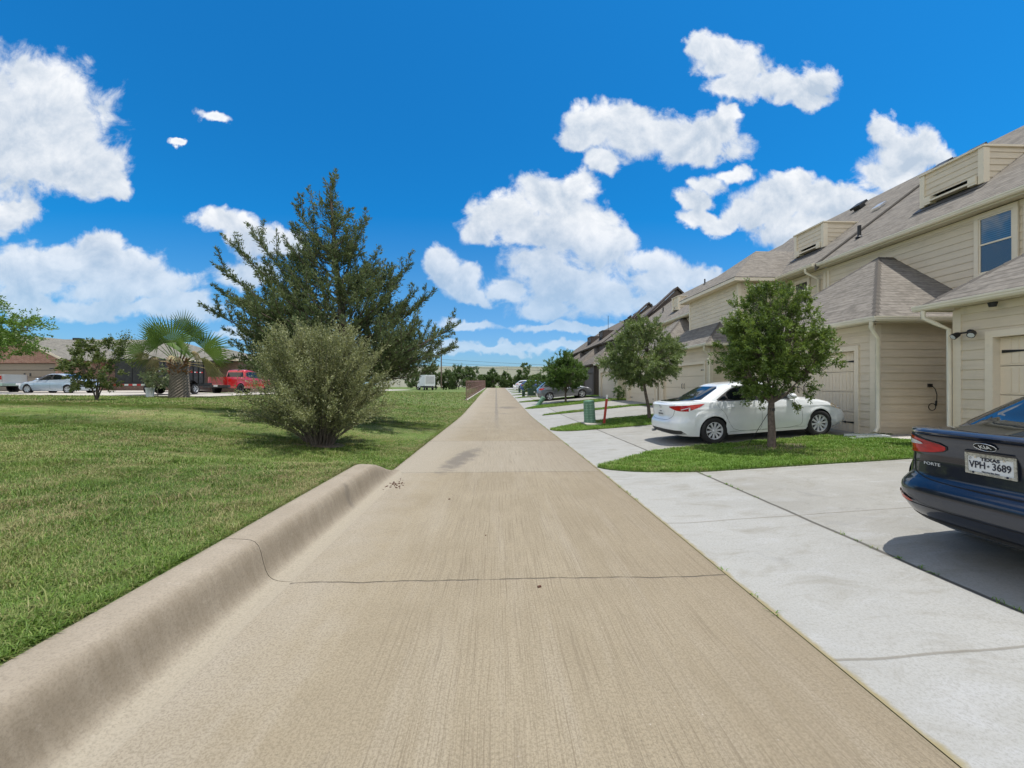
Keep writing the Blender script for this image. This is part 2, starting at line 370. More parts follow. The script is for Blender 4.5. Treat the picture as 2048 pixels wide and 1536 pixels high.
def m_alley():
    m, t, b = new_mat('alley_concrete'); p = pos(t); x, y, z = t.sep(p)
    wobx = t.math('MULTIPLY', t.math('SUBTRACT', t.noise(p, .9, 2), .5), .07)
    pw = t.comb(t.math('ADD', x, wobx), y, z)
    streak = t.noise(t.mapping(pw, sc=(105, 1.0, 1)), 1, 3, .8)
    streak2 = t.noise(t.mapping(pw, sc=(26, .35, 1)), 1, 4, .7)
    blot = t.noise(p, .8, 6, .6); blot2 = t.noise(p, 3.4, 5, .6, .5); grain = t.noise(p, 75, 4, .85); wear = t.noise(t.mapping(p, sc=(3.2, .35, 1)), 1, 5, .6)
    c = t.mix(t.mapr(blot, .3, .7), (.242, .202, .136), (.305, .260, .182))
    c = t.mix(t.math('MULTIPLY', t.mapr(wear, .5, .68), .55), c, (.33, .29, .22))
    # pale gutter-side and greyer panels
    gut = t.mapr(t.math('ADD', x, t.math('MULTIPLY', t.math('SUBTRACT', blot2, .5), .8)), -1.72, -1.0, .85, 0)
    c = t.mix(gut, c, (.32, .285, .225))
    pan = t.math('MULTIPLY', t.mapr(y, 7.40, 7.43), t.mapr(y, 11.78, 11.82, 1, 0))
    c = t.mix(t.math('MULTIPLY', pan, .5), c, (.33, .30, .245))
    c = t.mix(t.mapr(y, 12, 24, 0, .35), c, (.33, .29, .225))
    # damp dark patches with a shape of their own
    def patch(cx, cy, rx, ry, sk=0):
        q = t.vmath('MULTIPLY', t.vmath('SUBTRACT', t.comb(t.math('ADD', x, t.math('MULTIPLY', y, -sk)), y, 0), (cx-sk*cy, cy, 0)), (1/rx, 1/ry, 0))
        return t.mapr(t.math('ADD', t.vmath('LENGTH', q), t.math('MULTIPLY', t.math('SUBTRACT', blot2, .5), 1.5)), .45, 1.0, 1, 0)
    dk = mx(t, t.math('MULTIPLY', patch(-.75, 8.9, .30, 1.7, .16), .75), t.math('MULTIPLY', patch(.85, 29, .9, 1.5), .65), t.math('MULTIPLY', patch(.5, 24, .5, .4), .4))
    c = t.mix(dk, c, (.115, .105, .095))
    drain = t.math('MULTIPLY', joint(t, x, .03, t.math('MULTIPLY', t.math('SUBTRACT', blot2, .5), .3), .13), t.mapr(y, 13, 26, 0, .6))
    c = t.mix(drain, c, (.13, .125, .115))
    sm = t.math('MULTIPLY', t.mapr(t.noise(p, 2.1, 5, .7), .62, .74), .35); c = t.mix(sm, c, (.17, .145, .115))
    # pits and tining
    pit = t.mapr(t.voro(t.vmath('ADD', p, (3, 5, 0)), 34), .05, .16, 1, 0); pit = t.math('MULTIPLY', pit, t.mapr(t.noise(p, 2, 3), .45, .6))
    c = t.mix(t.math('MULTIPLY', pit, .55), c, (.10, .085, .065))
    chip = t.mapr(t.voro(p, 9), .02, .045, 1, 0); c = t.mix(t.math('MULTIPLY', chip, .6), c, (.5, .46, .4))
    tin = t.mapr(x, -1.1, -.4, .12, 1)
    c = t.mix(t.math('MULTIPLY', t.mapr(streak, .50, .66), t.math('MULTIPLY', tin, .62)), c, (.125, .098, .066)); c = t.mix(t.math('MULTIPLY', t.mapr(streak2, .55, .70), t.math('MULTIPLY', tin, .28)), c, (.14, .115, .076)); c = t.mix(t.mapr(x, .6, 1.9, 0, .35), c, (.19, .152, .105))
    c = t.mix(t.mapr(grain, .46, .58, 0, .5), c, (.125, .102, .066))
    # joints across the slab
    wob = t.math('MULTIPLY', t.math('SUBTRACT', t.noise(t.mapping(p, sc=(1.1, 0, 0)), 1, 3), .5), .16)
    js = [joint(t, y, v, wob, .011) for v in (3.3, 7.41)]+[joint(t, y, v, wob, .02) for v in (11.8, 16.1, 20.4, 24.7, 29.0)]+[joint(t, y, v, wob, .04) for v in (33.3, 38, 43, 48, 55, 62, 70)]
    J = t.math('MULTIPLY', mx(t, *js), t.mapr(t.noise(p, 6, 2), .3, .5, .35, 1)); 
    c = t.mix(t.math('MULTIPLY', J, .85), c, (.05, .042, .033))
    edge = t.mapr(t.math('ADD', x, t.math('MULTIPLY', t.math('SUBTRACT', t.noise(p, 9, 4), .5), .05)), 1.90, 1.94, 0, .5)
    c = t.mix(edge, c, (.17, .145, .09))
    t.put(b.inputs['Base Color'], c); b.inputs['Roughness'].default_value = .85; b.inputs['Specular IOR Level'].default_value = .3
    h = t.math('ADD', t.math('MULTIPLY', streak, t.math('MULTIPLY', tin, 1.0)), t.math('MULTIPLY', grain, .6)); h = t.math('SUBTRACT', h, t.math('MULTIPLY', J, 2.5)); h = t.math('SUBTRACT', h, pit)
    t.put(b.inputs['Normal'], t.bump(h, .45, .004))
    return m
def m_drive():
    m, t, b = new_mat('driveway_concrete'); p = pos(t); x, y, z = t.sep(p)
    blot = t.noise(p, .7, 6, .6, .4); blot2 = t.noise(t.mapping(p, rot=(0, 0, .3), sc=(1, 2.2, 1)), 1.6, 6, .65, .8); grain = t.noise(p, 60, 4, .85)
    c = t.mix(t.mapr(blot, .3, .7), (.245, .240, .215), (.315, .31, .283))
    near = t.mapr(x, 3.45, 3.6, 1, 0)
    oil = t.math('MULTIPLY', t.mapr(t.noise(p, 2.3, 6, .75), .60, .72, 0, .5), t.mapr(x, 3.2, 4.2)); c = t.mix(oil, c, (.12, .115, .105))
    c = t.mix(t.math('MULTIPLY', near, .5), c, (.335, .34, .325))
    c = t.mix(t.mapr(blot2, .52, .70, 0, .6), c, (.20, .187, .15))
    c = t.mix(t.mapr(blot2, .30, .44, .55, 0), c, (.36, .365, .36))
    bl = t.noise(p, 1.3, 4, .6, .3); c = t.mix(t.mapr(bl, .64, .73, 0, .4), c, (.15, .155, .165))
    sp = t.mapr(t.voro(t.mapping(p, sc=(1, 1.4, 1)), 16), .03, .07, 1, 0); sp = t.math('MULTIPLY', sp, t.mapr(t.noise(p, 1.1, 2), .5, .62)); c = t.mix(t.math('MULTIPLY', sp, .5), c, (.17, .14, .11))
    c = t.mix(t.mapr(grain, .47, .62, 0, .38), c, (.15, .143, .12))
    wob = t.math('MULTIPLY', t.math('SUBTRACT', t.noise(p, 1.6, 4), .5), .05)
    lng = joint(t, x, 3.54, wob, .03)
    cr = [joint(t, y, v, t.math('ADD', wob, t.math('MULTIPLY', x, -.0)), .014) for v in (2.25, 4.56, 12.6, 19.6, 24.9, 32.6)]
    thin = joint(t, y, 6.72, t.math('MULTIPLY', wob, 1.5), .012)
    crk = mx(t, *cr)
    c = t.mix(t.math('MULTIPLY', lng, .88), c, (.055, .05, .04)); c = t.mix(t.math('MULTIPLY', crk, .6), c, (.13, .115, .085)); c = t.mix(t.math('MULTIPLY', thin, .35), c, (.13, .115, .085))
    dirt = t.mapr(t.math('ADD', x, t.math('MULTIPLY', t.math('SUBTRACT', t.noise(p, 7, 5, .7), .5), .10)), 1.955, 1.99, .9, 0); c = t.mix(dirt, c, (.23, .19, .09))
    t.put(b.inputs['Base Color'], c); b.inputs['Roughness'].default_value = .8; b.inputs['Specular IOR Level'].default_value = .35
    h = t.math('SUBTRACT', t.math('MULTIPLY', grain, .6), t.math('MULTIPLY', mx(t, lng, crk), 3))
    t.put(b.inputs['Normal'], t.bump(h, .35, .004)); return m
def m_kerb():
    m, t, b = new_mat('kerb_concrete'); p = pos(t); x, y, z = t.sep(p)
    bl = t.noise(p, 1.4, 6, .6); grain = t.noise(p, 70, 4, .85)
    c = t.mix(t.mapr(bl, .3, .7), (.245, .208, .155), (.315, .273, .212)); c = t.mix(t.mapr(x, -1.88, -1.80), c, (.315, .28, .215))
    face = t.math('MULTIPLY', t.mapr(x, -1.99, -1.93), t.mapr(x, -1.86, -1.80, 1, 0))
    stain = t.noise(t.mapping(p, sc=(2, 9, 2)), 1.2, 5, .7)
    c = t.mix(t.math('MULTIPLY', face, t.mapr(stain, .35, .65, .2, .75)), c, (.19, .157, .112))
    c = t.mix(t.mapr(t.noise(p, 8, 4, .7), .62, .75, 0, .5), c, (.40, .36, .30))
    pit = t.mapr(t.voro(p, 40), .04, .13, 1, 0); pit = t.math('MULTIPLY', pit, t.mapr(t.noise(p, 3, 3), .48, .6)); c = t.mix(t.math('MULTIPLY', pit, .6), c, (.09, .075, .055))
    sc = t.mapr(t.math('ABSOLUTE', t.math('SUBTRACT', t.math('ADD', y, t.math('MULTIPLY', t.noise(p, 5, 3), .3)), 5.35)), .02, .1, .4, 0); c = t.mix(t.math('MULTIPLY', sc, face), c, (.08, .075, .07))
    c = t.mix(t.mapr(grain, .46, .62, 0, .4), c, (.12, .098, .07))
    t.put(b.inputs['Base Color'], c); b.inputs['Roughness'].default_value = .85; b.inputs['Specular IOR Level'].default_value = .3
    t.put(b.inputs['Normal'], t.bump(t.math('ADD', grain, t.math('MULTIPLY', bl, 2)), .35, .004)); return m
def m_ground():
    m, t, b = new_mat('lawn_soil'); p = pos(t); x, y, z = t.sep(p)
    n1 = t.noise(p, .45, 6, .6); n2 = t.noise(p, 1.9, 6, .7); n3 = t.noise(p, 28, 4, .75)
    c = t.mix(t.mapr(n1, .35, .65), (.05, .115, .018), (.08, .15, .028))
    c = t.mix(t.mapr(n2, .50, .64, 0, .75), c, (.21, .18, .10))
    c = t.mix(t.mapr(n3, .3, .7), t.mix(.6, c, (.03, .05, .012)), t.mix(.5, c, (.24, .28, .11)))
    t.put(b.inputs['Base Color'], c); b.inputs['Roughness'].default_value = .95; b.inputs['Specular IOR Level'].default_value = .15
    t.put(b.inputs['Normal'], t.bump(t.math('ADD', n3, n2), .8, .03)); return m
def m_blade(name, cols, dry, drymix=(.50, .66), rough=.55):
    m, t, b = new_mat(name); p = pos(t); r = t.node('ShaderNodeNewGeometry').outputs['Random Per Island']
    c = t.ramp(r, [(0, cols[0]), (.5, cols[1]), (1, cols[2])])
    big = t.noise(p, .55, 5, .65); mid = t.noise(p, 2.8, 4, .65)
    wob = t.math('ADD', t.math('MULTIPLY', big, .6), t.math('MULTIPLY', mid, .4))
    q = t.math('ADD', wob, t.math('MULTIPLY', t.math('SUBTRACT', t.math('FRACT', t.math('MULTIPLY', r, 37.7)), .5), .26))
    c = t.mix(t.mapr(q, *drymix), c, dry)
    c = t.mix(t.mapr(t.noise(p, .3, 3), .4, .6, 0, .35), c, cols[2])
    t.put(b.inputs['Base Color'], c); b.inputs['Roughness'].default_value = rough; b.inputs['Specular IOR Level'].default_value = .3
    tr = t.node('ShaderNodeBsdfTranslucent'); t.put(tr.inputs[0], c); mxs = t.node('ShaderNodeMixShader'); mxs.inputs[0].default_value = .3
    t.l.new(b.outputs[0], mxs.inputs[1]); t.l.new(tr.outputs[0], mxs.inputs[2])
    t.l.new(mxs.outputs[0], m.node_tree.nodes['Material Output'].inputs[0]); return m
def m_leaf(name, cols, trans=.3, rough=.4, scale=1.2, spec=.5):
    m, t, b = new_mat(name); ge = t.node('ShaderNodeNewGeometry'); r = ge.outputs['Random Per Island']
    c = t.ramp(r, [(i/(len(cols)-1), k) for i, k in enumerate(cols)])
    n = t.noise(ge.outputs['Position'], scale, 3)
    c = t.mix(t.mapr(n, .38, .62, 0, .45), c, cols[-1])
    t.put(b.inputs['Base Color'], c); b.inputs['Roughness'].default_value = rough; b.inputs['Specular IOR Level'].default_value = spec
    tr = t.node('ShaderNodeBsdfTranslucent'); t.put(tr.inputs[0], t.mix(.5, c, (c_ := (min(1, cols[-1][0]*1.6), min(1, cols[-1][1]*1.6), cols[-1][2])))); mxs = t.node('ShaderNodeMixShader'); mxs.inputs[0].default_value = trans
    t.l.new(b.outputs[0], mxs.inputs[1]); t.l.new(tr.outputs[0], mxs.inputs[2])
    t.l.new(mxs.outputs[0], m.node_tree.nodes['Material Output'].inputs[0]); return m
def m_paint_wood(name, col, streak=.12, rough=.6):
    m, t, b = new_mat(name); p = pos(t)
    n = t.noise(t.mapping(p, sc=(1.5, 1.5, 14)), 1.4, 6, .65); n2 = t.noise(p, 1.1, 5, .6); gr = t.noise(t.mapping(p, sc=(6, 6, 60)), 2, 4, .7)
    v = t.math('ADD', t.math('MULTIPLY', n, .5), t.math('MULTIPLY', n2, .5))
    c = t.mix(t.mapr(v, .35, .65), tuple(k*(1-streak) for k in col), tuple(k*(1+streak*.6) for k in col))
    dirt = t.mapr(t.noise(p, 3.3, 6, .7), .6, .78, 0, .3); c = t.mix(dirt, c, tuple(k*.55 for k in col))
    t.put(b.inputs['Base Color'], c); b.inputs['Roughness'].default_value = rough; b.inputs['Specular IOR Level'].default_value = .35
    t.put(b.inputs['Normal'], t.bump(gr, .25, .004)); return m
def m_shingle(name, col, rowh=.14, bw=.32, mort=.35):
    m, t, b = new_mat(name); uv = t.node('ShaderNodeTexCoord').outputs['UV']; p = pos(t)
    nz = t.noise(uv, 2.2, 3); uvw = t.vmath('ADD', uv, t.vmath('SCALE', t.comb(0, t.math('SUBTRACT', nz, .5), 0), scale=.035))
    br = t.node('ShaderNodeTexBrick'); br.offset = .5; br.squash = 1; t.put(br.inputs['Vector'], uvw)
    br.inputs['Scale'].default_value = 1; br.inputs['Mortar Size'].default_value = .006; br.inputs['Mortar Smooth'].default_value = .3
    br.inputs['Brick Width'].default_value = bw; br.inputs['Row Height'].default_value = rowh; br.inputs['Bias'].default_value = 0
    br.inputs['Color1'].default_value = (0, 0, 0, 1); br.inputs['Color2'].default_value = (1, 1, 1, 1); br.inputs['Mortar'].default_value = (.5, .5, .5, 1)
    u, v, _ = t.sep(uvw)
    fr = t.math('FRACT', t.math('DIVIDE', v, rowh))           # saw: dark butt edge under each course
    butt = t.math('MULTIPLY', t.mapr(fr, 0, .30, 1, 0), t.mapr(t.noise(t.mapping(uv, sc=(1.3, 9, 1)), 1.5, 5, .7), .40, .58, .25, 1))
    gr = t.noise(uv, 120, 2, .8); blot = t.noise(p, .7, 5, .6); var = t.noise(t.mapping(uv, sc=(3, 7, 1)), 1, 2, .9)
    hue = t.mix(t.mapr(blot, .3, .7), tuple(k*.88 for k in col), tuple(k*1.1 for k in col))
    c = t.mix(t.mapr(br.outputs[0], 0, 1, 0, .6), hue, tuple(k*.50 for k in col)); c = t.mix(t.mapr(var, .42, .62, 0, .6), c, tuple(k*1.45 for k in col))
    c = t.mix(t.math('MULTIPLY', butt, mort+.35), c, tuple(k*.25 for k in col)); c = t.mix(t.mapr(gr, .4, .7, 0, .3), c, tuple(k*.5 for k in col))
    t.put(b.inputs['Base Color'], c); b.inputs['Roughness'].default_value = .95; b.inputs['Specular IOR Level'].default_value = .1
    t.put(b.inputs['Normal'], t.bump(t.math('ADD', t.math('SUBTRACT', 0, fr), t.math('MULTIPLY', gr, .3)), .5, .012)); return m
def m_brick(name, c1, c2, mor):
    m, t, b = new_mat(name); ge = t.node('ShaderNodeNewGeometry'); x, y, z = t.sep(ge.outputs['Position'])
    v = t.comb(t.math('ADD', x, y), z, 0); br = t.node('ShaderNodeTexBrick'); t.put(br.inputs['Vector'], v); br.inputs['Scale'].default_value = 1
    br.inputs['Mortar Size'].default_value = .012; br.inputs['Brick Width'].default_value = .26; br.inputs['Row Height'].default_value = .088
    br.inputs['Color1'].default_value = (*c1, 1); br.inputs['Color2'].default_value = (*c2, 1); br.inputs['Mortar'].default_value = (*mor, 1)
    n = t.noise(v, 3, 4, .8); c = t.mix(t.mapr(n, .4, .65, 0, .5), br.outputs[0], tuple(k*.5 for k in c1))
    t.put(b.inputs['Base Color'], c); b.inputs['Roughness'].default_value = .9; t.put(b.inputs['Normal'], t.bump(br.outputs[1], -.5, .01)); return m
def m_glass(name, col=(.012, .018, .025), rough=.03, blinds=False, ior=1.6):
    m, t, b = new_mat(name); p = pos(t)
    if blinds:
        x, y, z = t.sep(p); s = t.mapr(t.math('SINE', t.math('MULTIPLY', z, 125)), -.2, .6, 0, 1); c = t.mix(s, tuple(k*.5 for k in blinds), blinds); t.put(b.inputs['Base Color'], c)
    else:
        c = t.mix(t.mapr(t.noise(p, 1.5, 3), .3, .7), col, tuple(k*1.6 for k in col)); t.put(b.inputs['Base Color'], c)
    b.inputs['Roughness'].default_value = rough; b.inputs['IOR'].default_value = ior; b.inputs['Specular IOR Level'].default_value = .9
    b.inputs['Coat Weight'].default_value = 1; b.inputs['Coat Roughness'].default_value = .01
    t.put(b.inputs['Normal'], t.bump(t.noise(p, 2.2, 2), .03, .01)); return m
def m_carpaint(name, col, metal=.55, rough=.32, flake=.25, dust=.05):
    m, t, b = new_mat(name); p = t.node('ShaderNodeTexCoord').outputs['Object']
    f = t.noise(p, 900, 1, .5); c = t.mix(t.mapr(f, .4, .7, 0, flake), col, tuple(min(1, k*1.8+.02) for k in col))
    d = t.mapr(t.noise(p, 3, 6, .7), .45, .75, 0, dust); c = t.mix(d, c, (.3, .27, .22))
    t.put(b.inputs['Base Color'], c); b.inputs['Metallic'].default_value = metal; b.inputs['Roughness'].default_value = rough
    b.inputs['Coat Weight'].default_value = 1; b.inputs['Coat Roughness'].default_value = .02; b.inputs['Coat IOR'].default_value = 1.55; return m
M = {}
M['alley'] = m_alley(); M['drive'] = m_drive(); M['kerb'] = m_kerb(); M['ground'] = m_ground()
M['lawn'] = m_blade('lawn_blades', [(.034, .085, .010), (.088, .172, .022), (.19, .285, .05)], (.33, .275, .14), (.47, .61))
M['turf'] = m_blade('island_turf', [(.08, .17, .018), (.13, .25, .03), (.20, .32, .05)], (.34, .32, .13), (.56, .68))
M['street'] = mat_plain('street_concrete', (.40, .37, .32), .9, var=.12, vscale=.6, bump=.2)
CREAM = (.67, .575, .435)
M['cream'] = m_paint_wood('cream_siding', CREAM); M['trim'] = m_paint_wood('cream_trim', (.75, .66, .51), .05)
M['doorc'] = m_paint_wood('cream_garage_door', (.72, .625, .475), .04); M['gutter'] = mat_plain('cream_gutter_metal', (.77, .70, .54), .35, var=.05)
M['soffit'] = m_paint_wood('soffit_board', (.66, .60, .46), .05)
M['brown'] = m_paint_wood('brown_siding', (.11, .085, .07)); M['browntrim'] = m_paint_wood('brown_trim', (.08, .062, .05), .05)
M['shingle'] = m_shingle('weathered_shingle', (.205, .187, .162)); M['shingle2'] = m_shingle('far_shingle', (.16, .142, .122))
M['black'] = mat_plain('black_metal', (.012, .012, .012), .45); M['darkbox'] = mat_plain('dark_recess', (.02, .018, .015), .8)
M['galv'] = mat_plain('galvanised_metal', (.55, .56, .57), .35, metal=.7)
M['win'] = m_glass('window_glass'); M['blind'] = m_glass('blind_behind_glass', blinds=(.10, .14, .17)); M['blindd'] = m_glass('screen_over_glass', blinds=(.035, .04, .045), rough=.25)
M['dirt'] = mat_plain('bare_soil', (.13, .10, .07), .95, var=.4, vscale=20, bump=.6, bscale=40)
M['gravel'] = mat_plain('pale_gravel', (.42, .40, .37), .9, var=.5, vscale=28, bump=.9, bscale=30)
M['bark'] = mat_plain('rough_bark', (.12, .095, .075), .95, var=.45, vscale=14, bump=.9, bscale=26)
M['plasticw'] = mat_plain('white_plastic', (.62, .64, .64), .4)
# ---------------------------------------------------------------- ground, alley, kerb, driveways, street
def axis(*segs):
    out = []
    for a, b, n in segs: out += list(np.linspace(a, b, n, endpoint=False))
    return np.array(out+[segs[-1][1]])
gxs = axis((-3000, -200, 8), (-200, -40, 16), (-40, -10, 60), (-10, -2.35, 50), (-2.35, -1.95, 5), (-1.9, 12, 50), (12, 60, 12), (60, 3000, 10))
gys = axis((-400, -8, 8), (-8, 0, 10), (0, 16, 90), (16, 40, 80), (40, 120, 70), (120, 400, 10), (400, 4000, 8))
GX, GY = np.meshgrid(gxs, gys); GZ = G(GX, GY)
inn = (GX > -2.12) & (GX < 14) ; GZ = np.where(inn, GZ-.07, GZ)
lump = .010*np.sin(GX*2.1+np.sin(GY*1.3)*1.5)*np.sin(GY*1.7+GX*.4); GZ = np.where((GX < -2.6), GZ+lump*np.clip((-GX-2.6), 0, 1), GZ)
nv, nu = GX.shape
idx = np.arange(nv*nu).reshape(nv, nu)
F = np.stack([idx[:-1, :-1], idx[:-1, 1:], idx[1:, 1:], idx[1:, :-1]], -1).reshape(-1, 4)
tag(fast_mesh('ground', np.stack([GX, GY, GZ], -1).reshape(-1, 3), F, M['ground'], smooth=True), kind='structure')
def sheet(name, xs, ys, off, mat, zf=G):
    X, Y = np.meshgrid(xs, ys); Z = zf(X, Y)+off; i = np.arange(X.size).reshape(X.shape)
    F = np.stack([i[:-1, :-1], i[:-1, 1:], i[1:, 1:], i[1:, :-1]], -1).reshape(-1, 4)
    return tag(fast_mesh(name, np.stack([X, Y, Z], -1).reshape(-1, 3), F, mat, smooth=True), kind='structure')
sheet('alley', axis((-2.0, 1.94, 8)), axis((-8, 40, 96), (40, 93, 60)), 0, M['alley'], lambda X, Y: A(Y)+0*X)
sheet('driveway', axis((1.945, 2.2, 1), (2.2, 7.6, 12), (7.6, 9.6, 6)), axis((-8, 40, 96), (40, 90, 50)), .002, M['drive'])
# kerb with its rolled face, in two lengths either side of the joint
prof = [(-1.66,.0008),(-1.72,.003),(-1.77,.009),(-1.81,.022),(-1.845,.05),(-1.87,.10),(-1.89,.17),(-1.905,.24),(-1.925,.295),(-1.955,.33),(-1.99,.345),(-2.04,.352),(-2.15,.358),(-2.20,.355),(-2.225,.335),(-2.235,.28),(-2.24,-.1)]
def kerb_len(ya, yb, mb):
    rows = []
    for y in np.linspace(ya, yb, 60):
        k = float(KH(y))/.35; e = max(0, (y-6.9)/.9); 
        rows.append([(x if k > .98 else -1.95+(x+1.95)*(1-.8*e*e), y, float(A(y))+max(z*k, z if z < 0 else .0008)) for x, z in prof])
    mb.grid(rows, flip=True); mb.poly(rows[0][::-1]); mb.poly(rows[-1])
mb = MB(); kerb_len(-8, 3.323, mb); kerb_len(3.330, 7.7, mb)
tag(mb.build('kerb', M['kerb'], sharp=60), kind='structure')
# street beyond the lawn
mb = MB()
mb.grid([[(x, 24.3+.9*(max(-40, x)+40)/22+q*(34-24.3-.9*(max(-40, x)+40)/22), float(ST(x, 30))) for q in (0, .5, 1)] for x in np.linspace(-75, -17.5, 30)][::-1])
mb.grid([[(xx+(y-34)*-.04, y, float(ST(xx, y))) for xx in np.linspace(-24, -17.5, 4)] for y in np.linspace(34.0, 98, 24)])
st = tag(mb.build('street', M['street']), kind='structure')
# driveways of the houses over the street
mb = MB(); mb.poly([(-42, 31.5, 1.06), (-27.5, 32.5, 1.045), (-27.5, 40, 1.12), (-42, 40, 1.12)]); tag(mb.build('far_driveway', M['street']), kind='structure')

# grass islands between the driveways
ISL = [
 [(1.96,7.80),(2.05,7.58),(2.6,7.15),(3.54,6.87),(4.1,6.85),(5.8,6.83),(7.25,6.79),(9.22,6.85),(9.22,7.65),(12,7.65),(12,9.3),(9.25,9.35),(8.82,9.43),(7.89,9.38),(6.2,9.3),(4.83,9.21),(3.74,9.1),(2.94,8.57),(2.3,8.05)],
 [(1.94,14.95),(2.26,14.28),(2.9,13.95),(4.22,13.9),(5.5,13.95),(9.22,14.2),(12,14.2),(12,16.8),(9.22,17.0),(6.54,16.95),(5.16,16.95),(3.9,16.6),(3.2,16.2),(2.5,15.6)],
 [(2.4,22.1),(3.4,21.95),(5.66,22.0),(8.23,22.1),(9.22,22.1),(9.22,22.75),(8.47,22.8),(6.54,22.9),(4.3,22.95),(3.2,22.6)],
 [(1.92,27.6),(3.27,27.15),(6.41,27.6),(9.22,28.0),(12,28),(12,30.2),(9.22,30.2),(6.5,30.5),(3.24,29.7),(2.3,28.6)],
 [(1.9,34.8),(3.2,34.4),(9.2,35.2),(12,35.2),(12,37.2),(9.2,37),(3.2,36.2),(2.3,35.6)],
 [(1.9,42.3),(3.2,42.0),(9.2,42.4),(9.2,43.4),(3.2,43.8),(2.3,43)],
 [(1.9,49),(3.2,48.6),(9.2,49),(9.2,51.2),(3.2,50.8),(2.3,50)],
 [(1.9,57),(3.2,56.6),(9.2,57),(9.2,58.2),(3.2,58.4)],
 [(1.9,64),(3.2,63.6),(9.2,64),(9.2,66.4),(3.2,65.8)],
 [(1.9,73),(3.2,72.6),(9.2,73),(9.2,76),(3.2,75)],
]
def smooth_poly(pg, n=2):
    for _ in range(n):
        q = []
        for i in range(len(pg)):
            a, b = pg[i], pg[(i+1) % len(pg)]; q += [(a[0]*.8+b[0]*.2, a[1]*.8+b[1]*.2), (a[0]*.2+b[0]*.8, a[1]*.2+b[1]*.8)]
        pg = q
    return pg
def in_poly(px, py, pg):
    px = np.asarray(px); r = np.zeros(px.shape, bool); j = len(pg)-1
    for i in range(len(pg)):
        xi, yi = pg[i]; xj, yj = pg[j]
        if yi != yj:
            c = ((yi > py) != (yj > py)) & (px < (xj-xi)*(py-yi)/(yj-yi)+xi); r ^= c
        j = i
    return r
def cells(pg, step):
    """clip polygon into a grid so it can follow the ground"""
    x0, x1 = min(p[0] for p in pg), max(p[0] for p in pg); y0, y1 = min(p[1] for p in pg), max(p[1] for p in pg); out = []
    for i in range(int((x1-x0)/step)+1):
        a = clip(clip(pg, 1, 0, -(x0+i*step)), -1, 0, x0+(i+1)*step)
        if len(a) < 3: continue
        for j in range(int((y1-y0)/step)+1):
            b = clip(clip(a, 0, 1, -(y0+j*step)), 0, -1, y0+(j+1)*step)
            if len(b) >= 3: out.append(b)
    return out
ISL = [smooth_poly(p, 1 if i > 2 else 2) for i, p in enumerate(ISL)]
for k, pg in enumerate(ISL):
    mb = MB()
    for c in cells(pg, .6 if k < 3 else 1.5): mb.poly([(x, y, g1(x, y)+.022) for x, y in c])
    for i in range(len(pg)):
        a, b = pg[i], pg[(i+1) % len(pg)]; za, zb = g1(*a), g1(*b)
        mb.poly([(a[0], a[1], za-.02), (b[0], b[1], zb-.02), (b[0], b[1], zb+.022), (a[0], a[1], za+.022)])
    tag(mb.build('grass_island', M['ground']), kind='structure')
# mulch ring under the near tree
mb = MB(); pts = [(6.0+.75*math.cos(a)*(1+.15*math.sin(3*a)), 8.45+.5*math.sin(a)*(1+.2*math.cos(2*a))) for a in np.linspace(0, 6.28, 25)[:-1]]
MULCH = pts
for c in cells(pts, .4): mb.poly([(x, y, g1(x, y)+.03) for x, y in c])
tag(mb.build('mulch_ring', M['dirt']), kind='structure')
mb = MB(); pts = [(9.3,8.2),(10.2,7.8),(11.8,7.7),(12,9.2),(10.5,9.25),(9.3,9.3),(8.9,9.0)]
GRAV = pts
for c in cells(pts, .5): mb.poly([(x, y, g1(x, y)+.03) for x, y in c])
tag(mb.build('gravel_bed', M['gravel']), kind='structure')

# blades
def blades(X, Y, Z, h, wd, lean, seed=0):
    n = len(X); r = np.random.RandomState(seed); az = r.rand(n)*2*np.pi; H = h*(.55+.9*r.rand(n)); W = wd*(.7+.6*r.rand(n)); L = lean*(.3+1.2*r.rand(n))
    fx, fy = np.cos(az), np.sin(az); az2 = az+1.2+r.rand(n)*.8; sx, sy = np.cos(az2)*W/2, np.sin(az2)*W/2
    V = np.empty((n, 5, 3)); 
    V[:, 0] = np.stack([X-sx, Y-sy, Z-.01], 1); V[:, 1] = np.stack([X+sx, Y+sy, Z-.01], 1)
    mxp = X+fx*L*H*.4; myp = Y+fy*L*H*.4
    V[:, 2] = np.stack([mxp+sx*.8, myp+sy*.8, Z+H*.6], 1); V[:, 3] = np.stack([mxp-sx*.8, myp-sy*.8, Z+H*.6], 1)
    V[:, 4] = np.stack([X+fx*L*H, Y+fy*L*H, Z+H*(1-.3*L)], 1)
    b = (np.arange(n)*5)[:, None]; T = np.array([[0,1,2],[0,2,3],[3,2,4]]); F = (b[:, :, None]+T[None]).reshape(-1, 3)
    return V.reshape(-1, 3), F
def wedge(n, y0, y1, seed, xr=-2.28, slope=-1.36):
    r = np.random.RandomState(seed); Y = np.sqrt(y0**2+(y1**2-y0**2)*r.rand(n)); X = xr+(slope*Y-.5-xr)*r.rand(n); return X, Y
VV, FF, off = [], [], 0
